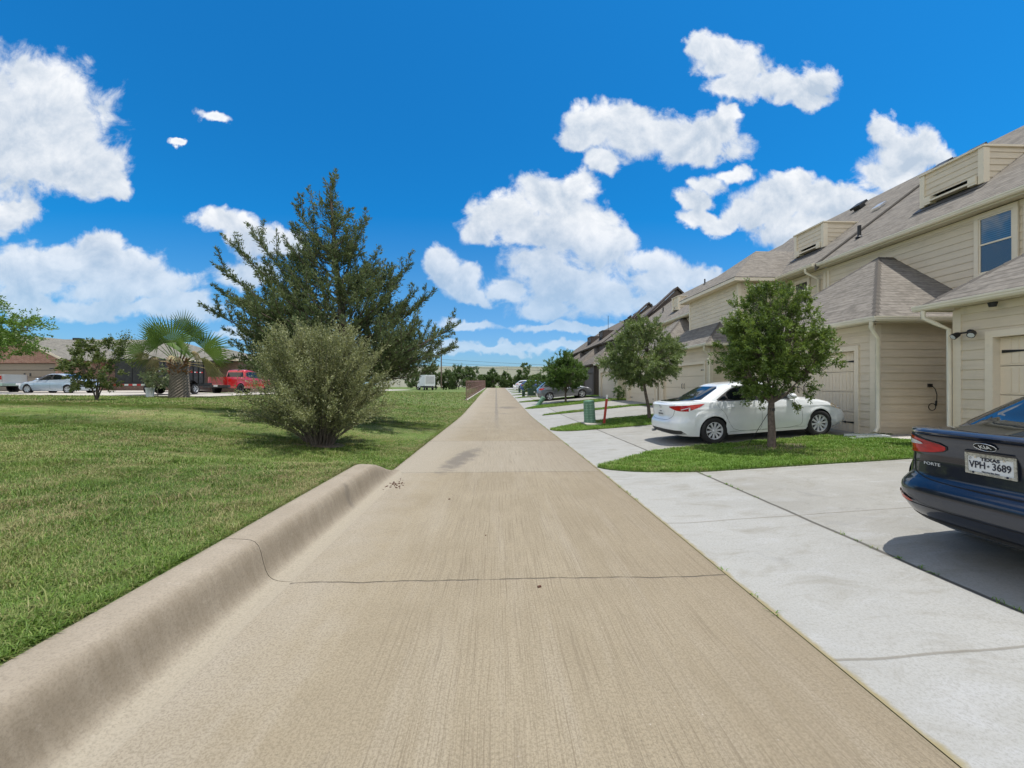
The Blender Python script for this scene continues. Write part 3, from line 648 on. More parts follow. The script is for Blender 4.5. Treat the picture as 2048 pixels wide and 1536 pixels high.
for n, y0, y1, h, wd, sd, xr in ((100000, 1.0, 5.8, .05, .0052, 1, -2.2), (140000, 5.2, 10.5, .05, .0085, 2, -2.0), (140000, 9.7, 17.5, .055, .015, 3, -1.96), (120000, 16.5, 28, .06, .026, 4, -1.96), (90000, 26, 60, .07, .06, 6, -1.96)):
    X, Y = wedge(n, y0, y1, sd, xr)
    k = (X < -1.97-.32*(Y < 7.2)) & ((Y < 24.3+ .9*(np.clip(X, -40, -18)+40)/22) | (X > -16.8)) if y1 > 20 else (X < -1.96-.27*(Y < 7.4)); X, Y = X[k], Y[k]
    # clumps: taller where a noise-like pattern says so
    cl = .5+.5*np.sin(X*5.3+np.sin(Y*3.7)*2)*np.sin(Y*4.9+X*1.3); hh = h*(.55+.8*cl**2)
    lump = .010*np.sin(X*2.1+np.sin(Y*1.3)*1.5)*np.sin(Y*1.7+X*.4)*np.clip(-X-2.6, 0, 1)*(X < -2.6)
    V, F = blades(X, Y, G(X, Y)+lump, hh, wd, 1.1, sd); VV.append(V); FF.append(F+off); off += len(V)
# taller weeds in tufts and the fringe that leans over the kerb
r = np.random.RandomState(5)
cx, cy = wedge(420, 1.2, 20, 9); X = np.repeat(cx, 26)+r.normal(0, .045, 420*26); Y = np.repeat(cy, 26)+r.normal(0, .045, 420*26); k = X < -2.25; X, Y = X[k], Y[k]
V, F = blades(X, Y, G(X, Y), .10, .007, 1.0, 21); VV.append(V); FF.append(F+off); off += len(V)
Y = .8+r.rand(14000)*6.4; X = -2.24-np.abs(r.normal(0, .035, 14000)); V, F = blades(X, Y, A(Y)+KH(Y)-.03, .055, .006, .9, 22); VV.append(V); FF.append(F+off); off += len(V)
Y = 7.3+r.rand(30000)*33; X = -1.95-np.abs(r.normal(0, .05, 30000)); V, F = blades(X, Y, A(Y), .05, .010, .9, 23); VV.append(V); FF.append(F+off); off += len(V)
tag(fast_mesh('lawn_grass', np.concatenate(VV), np.concatenate(FF), M['lawn']), 'patchy green and straw coloured lawn behind the kerb on the left', 'grass', kind='stuff')
VV, FF, off = [], [], 0
for k, (pg, n, wd) in enumerate(zip(ISL, (85000, 45000, 10000, 16000, 12000, 6000, 6000, 3000, 5000, 5000), (.009, .014, .02, .025, .03, .04, .04, .05, .05, .05))):
    x0, x1 = min(p[0] for p in pg), min(9.6, max(p[0] for p in pg)); y0, y1 = min(p[1] for p in pg), max(p[1] for p in pg)
    X = x0+(x1-x0)*r.rand(n*2); Y = y0+(y1-y0)*r.rand(n*2); kk = in_poly(X, Y, pg)
    if k == 0: kk &= ~in_poly(X, Y, GRAV) & ~(in_poly(X, Y, MULCH) & (r.rand(n*2) > .25))
    X, Y = X[kk][:n], Y[kk][:n]; cl = .5+.5*np.sin(X*7.3+np.sin(Y*5.7)*2)*np.sin(Y*6.9+X*2.3)
    V, F = blades(X, Y, G(X, Y)+.02, .055*(.7+.6*cl), wd, .8, 30+k); VV.append(V); FF.append(F+off); off += len(V)
tag(fast_mesh('island_grass', np.concatenate(VV), np.concatenate(FF), M['turf']), 'bright green turf on the islands between the driveways', 'grass', kind='stuff')

# weeds in the long joint and along the alley edge
Y = np.concatenate([np.repeat(r.rand(26)*6+1.0, 9), np.repeat(r.rand(50)*24+.8, 6)]); X = np.concatenate([np.full(26*9, 3.545), np.full(300, 1.95)])+r.normal(0, .012, 26*9+300); Y = Y+r.normal(0, .02, len(Y))
X = np.concatenate([X, 4.02+r.normal(0, .02, 40)]); Y = np.concatenate([Y, 2.72+r.normal(0, .02, 40)])
V, F = blades(X, Y, G(X, Y), .028, .006, 1.5, 77)
tag(fast_mesh('joint_weeds', V, F, M['turf']), 'tiny weeds sprouting from the driveway joints', 'weeds', kind='stuff')
# ---------------------------------------------------------------- townhouses on the right
XG, XE, XM, XU, XR = 9.2, 8.87, 12.1, 11.75, 17.0      # garage face, garage eave, main wall, main eave, ridge
def zmain(X, ze): return ze+.75*(X-XU)
def gutter(name, a, b, mat, parent, out=(-1,0,0)):
    prof = [(0,0),(.085,0),(.115,.035),(.115,.07),(.13,.075),(.13,.11),(.115,.11),(.10,.085),(.10,.045),(.075,.015),(.012,.015),(.012,.11),(0,.11)]
    mb = MB(); o = Vector(out)
    a, b = Vector(a), Vector(b); n = len(prof)
    A_ = [a+o*p+Vector((0,0,q)) for p, q in prof]; B_ = [b+o*p+Vector((0,0,q)) for p, q in prof]
    for k in range(n): k2 = (k+1) % n; mb.poly([A_[k], A_[k2], B_[k2], B_[k]])
    for Q in (A_, B_): mb.poly([Q[0], Q[1], Q[2], Q[3], Q[4], Q[5], Q[11], Q[12]])
    return mb.build(name, mat, parent)
def downspout(pts, mat, parent):
    mb = MB(); mb.tube(pts, .048, 8, sx=1.0, sy=.8); return mb.build('downspout', mat, parent, sharp=50)
def garage_door(h, y0, y1, z0, z1, x, mat, panels=True, straps=True):
    mb = MB(); n = 4; dz = (z1-z0)/n
    for k in range(n):
        za = z0+k*dz+.006; zb = z0+(k+1)*dz-.006
        mb.box(x, x+.04, y0, y1, za, zb)
        if panels:
            # stamped boards
            nb = int((y1-y0)/.11)
            for j in range(nb):
                ya = y0+.05+(y1-y0-.1)*j/nb; yb = y0+.05+(y1-y0-.1)*(j+1)/nb-.012
                mb.box(x-.007, x+.001, ya, yb, za+.03, zb-.03)
    d = mb.build('garage_door', mat, h)
    if straps:
        for yy, sg in ((y0+.04, 1), (y1-.04, -1)):
            for zz in (z0+dz*.5, z0+dz*3.5):
                m2 = MB(); m2.prism([(x-.012, yy, zz-.028), (x-.012, yy+sg*.42, zz-.008), (x-.012, yy+sg*.47, zz), (x-.012, yy+sg*.42, zz+.008), (x-.012, yy, zz+.028)], (-.012, 0, 0)); m2.tube([(x-.02, yy+sg*.36, zz-.03), (x-.02, yy+sg*.36, zz+.03)], .012, 6); m2.build('strap_hinge', M['black'], d)
        ym = (y0+y1)/2
        for sg in (-1, 1):
            m2 = MB(); m2.tube([(x-.02, ym+sg*.12, z0+1.0), (x-.05, ym+sg*.12, z0+1.05), (x-.05, ym+sg*.12, z0+1.2), (x-.02, ym+sg*.12, z0+1.25)], .012, 6); m2.build('pull_handle', M['black'], d)
    return d
def window(h, org, ud, nd, u0, u1, z0, z1, trim, upper='win', lower='blindd', tw=.09, parts=True):
    """double hung window in wall plane: frame boards, two sashes"""
    o = Vector(org); ud = Vector(ud); nd = Vector(nd); Z = Vector((0,0,1))
    def bx(mb, a, b, c, d, t0, t1):
        c0 = o+ud*((a+b)/2)+Z*((c+d)/2)+nd*((t0+t1)/2); mb.obox(c0, ud, nd, Z, (b-a)/2, (t1-t0)/2, (d-c)/2)
    fr = MB(); bx(fr, u0-tw, u0, z0, z1, 0, .045); bx(fr, u1, u1+tw, z0, z1, 0, .045); bx(fr, u0-tw, u1+tw, z1, z1+tw*1.2, 0, .05); bx(fr, u0-tw, u1+tw, z0-tw*.9, z0, 0, .05)
    w_ = fr.build('window', trim, h)
    zm = (z0+z1)/2+.02
    s = MB()
    for a, b, t in ((zm-.02, z1-.003, .034), (z0+.003, zm+.02, .026)):
        bx(s, u0+.003, u0+.035, a, b, .008, t); bx(s, u1-.035, u1-.003, a, b, .008, t); bx(s, u0+.035, u1-.035, b-.032, b, .008, t); bx(s, u0+.035, u1-.035, a, a+.032, .008, t)
    s.build('sash', trim, w_)
    p = MB(); bx(p, u0+.03, u1-.03, zm+.005, z1-.02, .006, .016); p.build('upper_pane', M[upper], w_)
    p = MB(); bx(p, u0+.03, u1-.03, z0+.02, zm-.005, .006, .0145); p.build('lower_pane', M[lower], w_)
    return w_
def hip_roof(h, x0, xw, y0, y1, ze, pitch, xap, mat, rise=None):
    """garage hip: eave x0, runs back to wall xw, ridge at mid y from apex xap"""
    yc = (y0+y1)/2; zr = ze+(rise if rise else pitch*(y1-y0)/2)
    mb = MB(); a = (x0, y0, ze); b = (x0, y1, ze); ap = (xap, yc, zr); rb = (xw, yc, zr); c = (xw, y0, ze); d = (xw, y1, ze)
    roof_poly(mb, [b, a, ap]); roof_poly(mb, [a, c, rb, ap]); roof_poly(mb, [b, ap, rb, d])
    r = mb.build('garage_roof', mat, h)
    cap = MB()
    for p, q in ((a, ap), (b, ap), (ap, rb)):
        p, q = Vector(p)+Vector((0,0,.012)), Vector(q)+Vector((0,0,.012)); n = max(2, int((q-p).length/.25))
        for k in range(n):
            s0 = p.lerp(q, k/n); s1 = p.lerp(q, (k+1.08)/n); dd = (s1-s0).normalized(); sd = dd.cross(Vector((0,0,1))).normalized()*.10; dn = Vector((0,0,-.085))
            lift = Vector((0,0,.012))
            cap.poly([s0+sd+dn+lift, s1+sd+dn, s1, s0+lift]); cap.poly([s0+lift, s1, s1-sd+dn, s0-sd+dn+lift])
    cap.build('ridge_cap', M['shingle_cap'], r)
    return r
M['shingle_cap'] = m_shingle('shingle_cap', (.20, .182, .16), rowh=3, bw=3)
def roof_box(h, ya, yb, ze, wall, trim):
    xb = 13.0; zb = zmain(xb, ze); zt = zb+.98; xk = xb+.98/.75
    mb = MB(); siding(mb, (xb, 0, 0), (0,1,0), (-1,0,0), rect(ya, yb, zb+.28, zt), lap=.17)
    siding(mb, (0, ya, 0), (1,0,0), (0,-1,0), [(xb, zb-.02), (xk, zt), (xb, zt)], lap=.17)
    siding(mb, (0, yb, 0), (1,0,0), (0,1,0), [(xb, zb-.02), (xk, zt), (xb, zt)], lap=.17)
    bx = mb.build('roof_box', wall, h)
    t = MB(); t.box(xb-.05, xb+.12, ya-.03, ya+.10, zb+.02, zt-.01); t.box(xb-.05, xb+.10, yb-.10, yb+.03, zb+.02, zt-.01)
    t.prism([(xb-.08, ya-.06, zt), (xk+.05, ya-.06, zt), (xk+.05, yb+.06, zt), (xb-.08, yb+.06, zt)], (0, 0, .05)); t.build('corner_trim', trim, bx)
    d = MB(); d.box(xb+.14, xb+.16, ya+.1, yb-.1, zb-.05, zb+.30); d.build('vent_recess', M['darkbox'], bx)
    l = MB(); l.box(xb-.11, xb+.1, ya+.14, yb-.14, zb+.10, zb+.15); l.box(xb-.10, xb+.13, ya+.12, ya+.30, zb+.04, zb+.27); l.box(xb-.10, xb+.13, yb-.30, yb-.12, zb+.04, zb+.27)
    l.build('vent_frame', trim, bx)
    s = MB(); s.prism([(xb-.22, ya-.1, zb-.22*.75+.02), (xb+.0, ya-.1, zb+.02), (xb+.0, yb+.1, zb+.02), (xb-.22, yb+.1, zb-.22*.75+.02)], (0, 0, .008)); s.build('flashing', M['galvdark'], bx)
M['galvdark'] = mat_plain('dark_flashing', (.05, .045, .04), .5)
def unit(y0, y1, gy, door, ze, zg, pad, label, col='cream', box=None, win=None, roofoff=0, near_open=True, far_open=True, xe=XU, hipend=None, spout=None, light=True, detail=True, vents=(), group='attached townhouses along the alley', gpitch=.84):
    wall = M[col]; trim = M['trim'] if col == 'cream' else M['browntrim']; doorm = M['doorc'] if col == 'cream' else M['brown']; gut = M['gutter'] if col == 'cream' else M['browntrim']
    shm = M['shingle'] if col == 'cream' else M['shingle2']
    h = thing('townhouse', (XG, (y0+y1)/2, pad), label, 'townhouse', group, world=True)
    ga, gb = gy
    # walls: one part
    mb = MB(); dz = pad+2.12
    siding_hole(mb, (XG, 0, 0), (0,1,0), (-1,0,0), ga, gb, pad+.02, zg-.05, [(door[0], door[1], pad-.5, dz)])
    siding(mb, (0, ga, 0), (1,0,0), (0,-1,0), rect(XG, XM, pad-.02, zg+.02)); siding(mb, (0, gb, 0), (1,0,0), (0,1,0), rect(XG, XM, pad-.02, zg+.02))
    zs = ze-.16
    siding(mb, (XM, 0, 0), (0,1,0), (-1,0,0), rect(y0, y1, pad, zs))
    wl = mb.build('wall', wall, h)
    core = MB(); core.box(XG+.25, XM, ga+.02, gb-.02, pad-.3, zg-.06); core.box(XM+.02, 21.9, y0+.01, y1-.01, pad-.3, zs); core.build('wall_core', wall, h)
    fd = MB(); fd.prism([(XM, ga+.03, pad-.4), (XG+.02, ga+.03, pad-.4), (XG+.02, gb-.03, pad-.4), (XM, gb-.03, pad-.4)], (0, 0, .4)); fd.build('foundation', M['kerb'], h)
    # trim boards
    t = MB()
    for yy, sg in ((ga, 1), (gb, -1)):
        a, b = sorted((yy-sg*.028, yy+sg*.11)); t.box(XG-.032, XG+.0, a, b, pad, zg-.1)
        a, b = sorted((yy-sg*.028, yy+sg*.0)); t.box(XG+.002, XG+.12, a, b, pad, zg-.1)
    t.box(XG-.03, XG, ga+.11, gb-.11, zg-.20, zg-.06)
    t.build('corner_board', trim, h)
    df = MB(); df.box(XG-.045, XG+.16, door[0]-.12, door[0], pad-.1, dz+.12); df.box(XG-.045, XG+.16, door[1], door[1]+.12, pad-.1, dz+.12); df.box(XG-.045, XG+.16, door[0], door[1], dz, dz+.12)
    df.build('door_frame', trim, h)
    garage_door(h, door[0]+.002, door[1]-.002, pad+.0, dz-.002, XG+.1, doorm, panels=detail, straps=detail)
    # garage roof + soffit + gutters
    ea, eb = ga-.34, gb+.34
    hip_roof(h, XE, XM, ea, eb, zg+.06, gpitch, XE+(eb-ea)/2+.05, shm)
    s = MB(); s.box(XE+.02, XM, ea+.02, eb-.02, zg-.05, zg-.03); s.box(XE, XE+.02, ea, eb, zg-.07, zg+.05); s.box(XE, XM, ea, ea+.02, zg-.071, zg+.05); s.box(XE, XM, eb-.02, eb, zg-.071, zg+.05); s.build('soffit', M['soffit'] if col == 'cream' else wall, h)
    gutter('gutter', (XE, ea-.1, zg-.06), (XE, eb+.1, zg-.06), gut, h); gutter('gutter', (XE-.1, ea, zg-.06), (XM, ea, zg-.06), gut, h, (0,-1,0))
    # main roof
    zr = zmain(XR, ze)+roofoff
    r = MB(); e0 = (xe, y0, ze+roofoff-.75*(XU-xe)); e1 = (xe, y1, ze+roofoff-.75*(XU-xe)); 
    if hipend: 
        yh = y1-(XR-xe)*.9; roof_poly(r, [e0, e1, (XR, yh, zr), (XR, y0, zr)]); roof_poly(r, [e1, (22.3, y1, e1[2]), (XR, yh, zr)]); roof_poly(r, [(XR, y0, zr), (XR, yh, zr), (22.3, y1, e1[2]), (22.3, y0, e1[2])])
    else:
        roof_poly(r, [e0, e1, (XR, y1, zr), (XR, y0, zr)]); roof_poly(r, [(XR, y0, zr), (XR, y1, zr), (22.3, y1, e1[2]), (22.3, y0, e1[2])])
    rf = r.build('roof', shm, h)
    # near rake trim where this roof stands proud
    if roofoff: 
        k = MB(); n = Vector((0,0,1))
        for p, q in (((xe, y0-.06, e0[2]-.02), (XR, y0-.06, zr-.02)), ): k.prism([p, q, (q[0], q[1], q[2]-.16-roofoff), (p[0], p[1], p[2]-.16-roofoff)], (0, .058, 0))
        k.prism([(XR, y0-.06, zr-.02), (22.3, y0-.06, e0[2]-.02), (22.3, y0-.06, e0[2]-.3-roofoff), (XR, y0-.06, zr-.3-roofoff)], (0, .058, 0))
        k.build('rake_board', M['shingle_cap'] if col == 'cream' else trim, rf)
    s = MB(); s.box(xe+.02, XM, y0, y1, ze-.14, ze-.12); s.box(xe, xe+.02, y0, y1, ze-.16, ze-.01); s.build('soffit', M['soffit'] if col == 'cream' else wall, h)
    gutter('gutter', (xe, y0, ze-.12), (xe, y1, ze-.12), gut, h)
    cr = MB(); cr.box(XM-.03, XM+.02, y0, y1, zs-.11, zs); cr.build('frieze_board', trim, h)
    for ya_ in (y0+.02, y1-.13): cr = MB(); cr.box(XM-.04, XM+.02, ya_, ya_+.11, zg+.4, zs-.11); cr.build('corner_board', trim, h)
    if win:
        for (u0, u1, z0, z1, up, lo) in win: window(h, (XM-.024, 0, 0), (0,1,0), (-1,0,0), u0, u1, z0, z1, trim, up, lo)
    if box: roof_box(h, box[0], box[1], ze+roofoff, wall, trim)
    for kind, X, Y in vents:
        z = zmain(X, ze)+roofoff; v = MB()
        if kind == 'pipe': v.tube([(X, Y, z-.1), (X, Y, z+.42)], .055, 8); v.tube([(X, Y, z+.0), (X, Y, z+.06)], [.13, .06], 8); v.build('vent_pipe', M['black'], rf)
        elif kind == 'box': v.obox((X-.05, Y, z+.16), (1,0,.75), (0,1,0), (-.6,0,.8), .22, .24, .05); v.obox((X, Y, z+.05), (1,0,.75), (0,1,0), (-.6,0,.8), .14, .16, .10); v.build('roof_vent', M['black'], rf)
        elif kind == 'silver': v.obox((X, Y, z+.10), (1,0,.75), (0,1,0), (-.6,0,.8), .19, .17, .03); v.obox((X, Y, z+.04), (1,0,.75), (0,1,0), (-.6,0,.8), .14, .12, .05); v.build('roof_vent', M['galv'], rf)
        elif kind == 'aerial': v.tube([(X, Y, z-.1), (X, Y, z+2.2)], .03, 5); v.tube([(X, Y-.3, z+.3), (X, Y+.3, z+.3)], .03, 5); v.build('aerial', M['black'], rf)
    if spout: downspout(spout, gut, h)
    return h
zgA = 3.13
uA = unit(1.0, 8.55, (2.55, 7.65), (3.0, 7.02), 6.03, 3.19, .36, 'nearest cream townhouse with twin floodlight beside its garage door, at the right edge', win=None, vents=())
uB = unit(8.55, 14.15, (9.35, 14.05), (9.88, 13.7), 6.03, 3.15, .36, 'cream townhouse with hipped garage roof behind the white sedan, blinds in its upper window', win=[(8.85, 9.52, 4.36, 5.74, 'blind', 'blindd')], box=(10.15, 11.7), vents=(('pipe', 12.75, 13.55), ('box', 16.2, 12.9), ('box', 16.4, 15.0-.95), ),
    spout=[(XE-.05, 9.6-.55, 3.1), (XE-.05, 9.08, 2.98), (XG-.02, 9.27, 2.72), (XG-.02, 9.27, .58), (XG-.14, 9.22, .46)])
uC = unit(14.15, 22.45, (16.86, 22.1), (17.3, 21.64), 6.05, 3.32, .42, 'cream townhouse with a boxy upper storey bay reaching over its garage', win=[(15.0, 15.65, 4.5, 5.65, 'win', 'win')], box=(15.35, 16.85), roofoff=.07, xe=11.62, vents=(('silver', 14.9, 15.0), ('box', 16.2, 17.2)),
    spout=[(11.55, 14.5, 5.93), (11.55, 14.5, 5.8), (12.0, 14.45, 5.55), (12.0, 14.45, 4.2)])
# the bay of the third house
h = uC; bx0, by0, by1 = 10.2, 16.44, 20.66
mb = MB(); siding(mb, (bx0, 0, 0), (0,1,0), (-1,0,0), rect(by0, by1, 4.2, 5.92)); siding(mb, (0, by0, 0), (1,0,0), (0,-1,0), rect(bx0, XM, 4.2, 5.92)); siding(mb, (0, by1, 0), (1,0,0), (0,1,0), rect(bx0, XM, 4.2, 5.92)); bay = mb.build('bay_wall', M['cream'], h)
mb = MB(); mb.box(bx0+.01, XM, by0+.01, by1-.01, 4.2, 5.93); mb.build('bay_core', M['cream'], bay)
mb = MB(); mb.box(bx0-.03, bx0+.0, by1-.09, by1+.03, 4.0, 5.9); mb.build('corner_board', M['trim'], bay)
mb = MB(); mb.box(bx0-.03, bx0+.0, by0-.03, by0+.09, 4.0, 5.9)
mb.box(bx0+.0001, bx0+.10, by0-.03, by0-.001, 4.0, 5.9); mb.build('corner_board', M['trim'], bay)
mb = MB(); ex, ea, eb = 9.8, 16.05, 21.05; ym = 18.55; ap = (12.35, ym, 6.06+.75*2.5+.03); bk = (14.4, ym, ap[2])
roof_poly(mb, [(ex, eb, 6.06), (ex, ea, 6.06), ap]); roof_poly(mb, [(ex, ea, 6.06), (11.9, ea, 6.06), bk, ap]); roof_poly(mb, [(ex, eb, 6.06), ap, bk, (11.9, eb, 6.06)]); mb.build('bay_roof', M['shingle'], bay)
mb = MB(); mb.box(ex, ex+.02, ea, eb, 5.9, 6.04); mb.box(ex+.02, 11.62, ea, ea+.02, 5.9, 6.04); mb.box(ex+.02, 11.62, eb-.02, eb, 5.9, 6.04); mb.box(ex+.02, XM, ea+.02, eb-.02, 5.92, 5.94); mb.build('fascia', M['trim'], bay)
window(h, (0, by0-.022, 0), (1,0,0), (0,-1,0), 10.72, 11.45, 4.75, 5.72, M['trim'], 'win', 'win')
uD = unit(22.45, 29.0, (22.45, 27.8), (22.9, 27.35), 6.0, 3.38, .50, 'cream townhouse past the bay, its garage hidden behind the leaning oak', box=(28.0, 29.0-.05), win=[(23.4, 24.4, 4.6, 5.6, 'win', 'win')], detail=True)
uE = unit(29.0, 37.0, (30.1, 35.3), (30.6, 34.8), 6.0, 3.42, .56, 'last cream townhouse before the brown row, beyond the grey crossover', box=None, win=[(31, 32, 4.6, 5.6, 'win', 'win')], vents=(('pipe', 14, 33), ('pipe', 16.5, 31)), detail=False)
uF = unit(37.0, 44.0, (37.2, 42.2), (37.6, 41.8), 6.2, 3.5, .62, 'dark brown townhouse that starts the far row, tall gable edge against the sky', col='brown', roofoff=.0, vents=(('pipe', 16.6, 42),), detail=False, box=(38.5, 40.0))
uG = unit(44.0, 52.0, (44.4, 49.4), (44.8, 49), 6.3, 3.6, .70, 'dark brown townhouse second in the far row', col='brown', roofoff=.0, box=(48.2, 49.8), vents=(('box', 16.6, 47), ('box', 16.6, 49), ('aerial', 14.5, 51.2)), detail=False)
uH = unit(52.0, 60.0, (52.4, 57.4), (52.8, 57), 6.3, 3.7, .78, 'dark brown townhouse third in the far row', col='brown', roofoff=.0, box=(54.2, 56.2), win=[(53, 54.4, 4.7, 5.9, 'win', 'win')], detail=False)
uI = unit(60.0, 69.5, (60.4, 65.4), (60.8, 65), 6.3, 3.8, .86, 'dark brown end townhouse with the hipped roof, farthest down the alley', col='brown', roofoff=.0, hipend=True, detail=False)
# parapet gables where the brown roofs step up
for hh, y in ((uF, 37.0), (uG, 44.0)):
    mb = MB(); ze = 6.2; p = [(13.2, y, zmain(13.2, ze)-.3), (XR, y, zmain(XR, ze)+.42), (20.8, y, zmain(13.2, ze)-.3)]
    mb.prism(p, (0, .25, 0)); g_ = mb.build('gable_wall', M['brown'], hh)
    mb = MB(); mb.prism([(13.0, y-.2, p[0][2]+.0), (XR, y-.2, p[1][2]+.1), (XR, y-.2, p[1][2]+.28), (12.9, y-.2, p[0][2]+.12)], (0, .9, 0)); mb.prism([(XR, y-.2, p[1][2]+.1), (20.9, y-.2, p[2][2]), (21, y-.2, p[2][2]+.12), (XR, y-.2, p[1][2]+.28)], (0, .9, 0)); mb.build('gable_coping', M['browntrim'], g_)
# fittings that belong to the houses
def motion_light(h, x, y, z):
    mb = MB(); mb.tube([(x, y, z), (x-.04, y, z)], .055, 10); b_ = mb.build('floodlight', M['black'], h)
    for dy in (-.12, .12):
        mb = MB(); a = Vector((x-.05, y, z)); c = Vector((x-.10, y+dy, z-.01)); e = c+Vector((-.10, dy*.25, -.07)); mb.tube([a, c], .018, 6); mb.tube([c, c.lerp(e, .3), e], [.03, .052, .062], 10); mb.build('lamp_head', M['black'], b_)
        mb = MB(); mb.tube([e, e+(e-c).normalized()*.004], [.05, .048], 10); mb.build('lens', M['plasticw'], b_)
motion_light(uA, XG-.03, 7.36, 2.62)
mb = MB(); mb.tube([(9.0, 6.9, 3.1), (9.0, 6.9, 3.02)], [.07, .05], 10); mb.build('soffit_camera', M['black'], uA)
downspout([(8.80, 7.9, 3.12), (8.80, 7.9, 2.98), (8.95, 7.80, 2.85), (9.14, 7.72, 2.72), (9.14, 7.71, .6), (9.0, 7.75, .45)], M['gutter'], uA)
downspout([(XE-.05, 16.6, 3.25), (XE-.05, 16.65, 3.1), (XG-.05, 16.8, 2.9), (XG-.05, 16.8, .65), (XG-.2, 16.8, .55)], M['gutter'], uC)
# box with conduit and the loose cable on the shaded side wall of the second house
mb = MB(); mb.box(11.0, 11.12, 9.22, 9.34, 1.72, 2.02); bx_ = mb.build('meter_box', M['galv'], uB)
mb = MB(); mb.tube([(11.05, 9.28, 1.72), (11.05, 9.28, .4)], .02, 6); mb.build('conduit', M['galv'], bx_)
pts = [(10.55, 9.32, 1.60), (10.55, 9.27, 1.58), (10.62, 9.26, 1.50), (10.66, 9.26, 1.36), (10.65, 9.26, 1.20), (10.63, 9.26, 1.08)]
pts += [(10.54+.09*math.cos(a), 9.26, 1.07+.085*math.sin(a)) for a in np.linspace(0, 6.6, 16)]
mb = MB(); mb.tube(pts, .009, 5); mb.tube([(10.645, 9.26, 1.22), (10.635, 9.26, 1.10)], .02, 6); mb.box(10.5, 10.58, 9.28, 9.33, 1.55, 1.63); mb.build('loose_cable', M['black'], uB)
# splash block
sb = MB(); zz = g1(8.4, 8.95); sb.prism([(8.15, 8.80, zz), (9.0, 8.72, zz), (9.0, 9.05, zz), (8.15, 9.13, zz)], (0, 0, .05)); sb.box(8.2, 9.0, 9.06, 9.12, zz+.05, zz+.11); sb.box(8.2, 9.0, 8.76, 8.80, zz+.05, zz+.10); sb.box(8.92, 9.0, 8.80, 9.06, zz+.05, zz+.11)
tag(sb.build('splash_block', M['plasticw']), 'white plastic splash block under the downspout by the gravel', 'splash block')
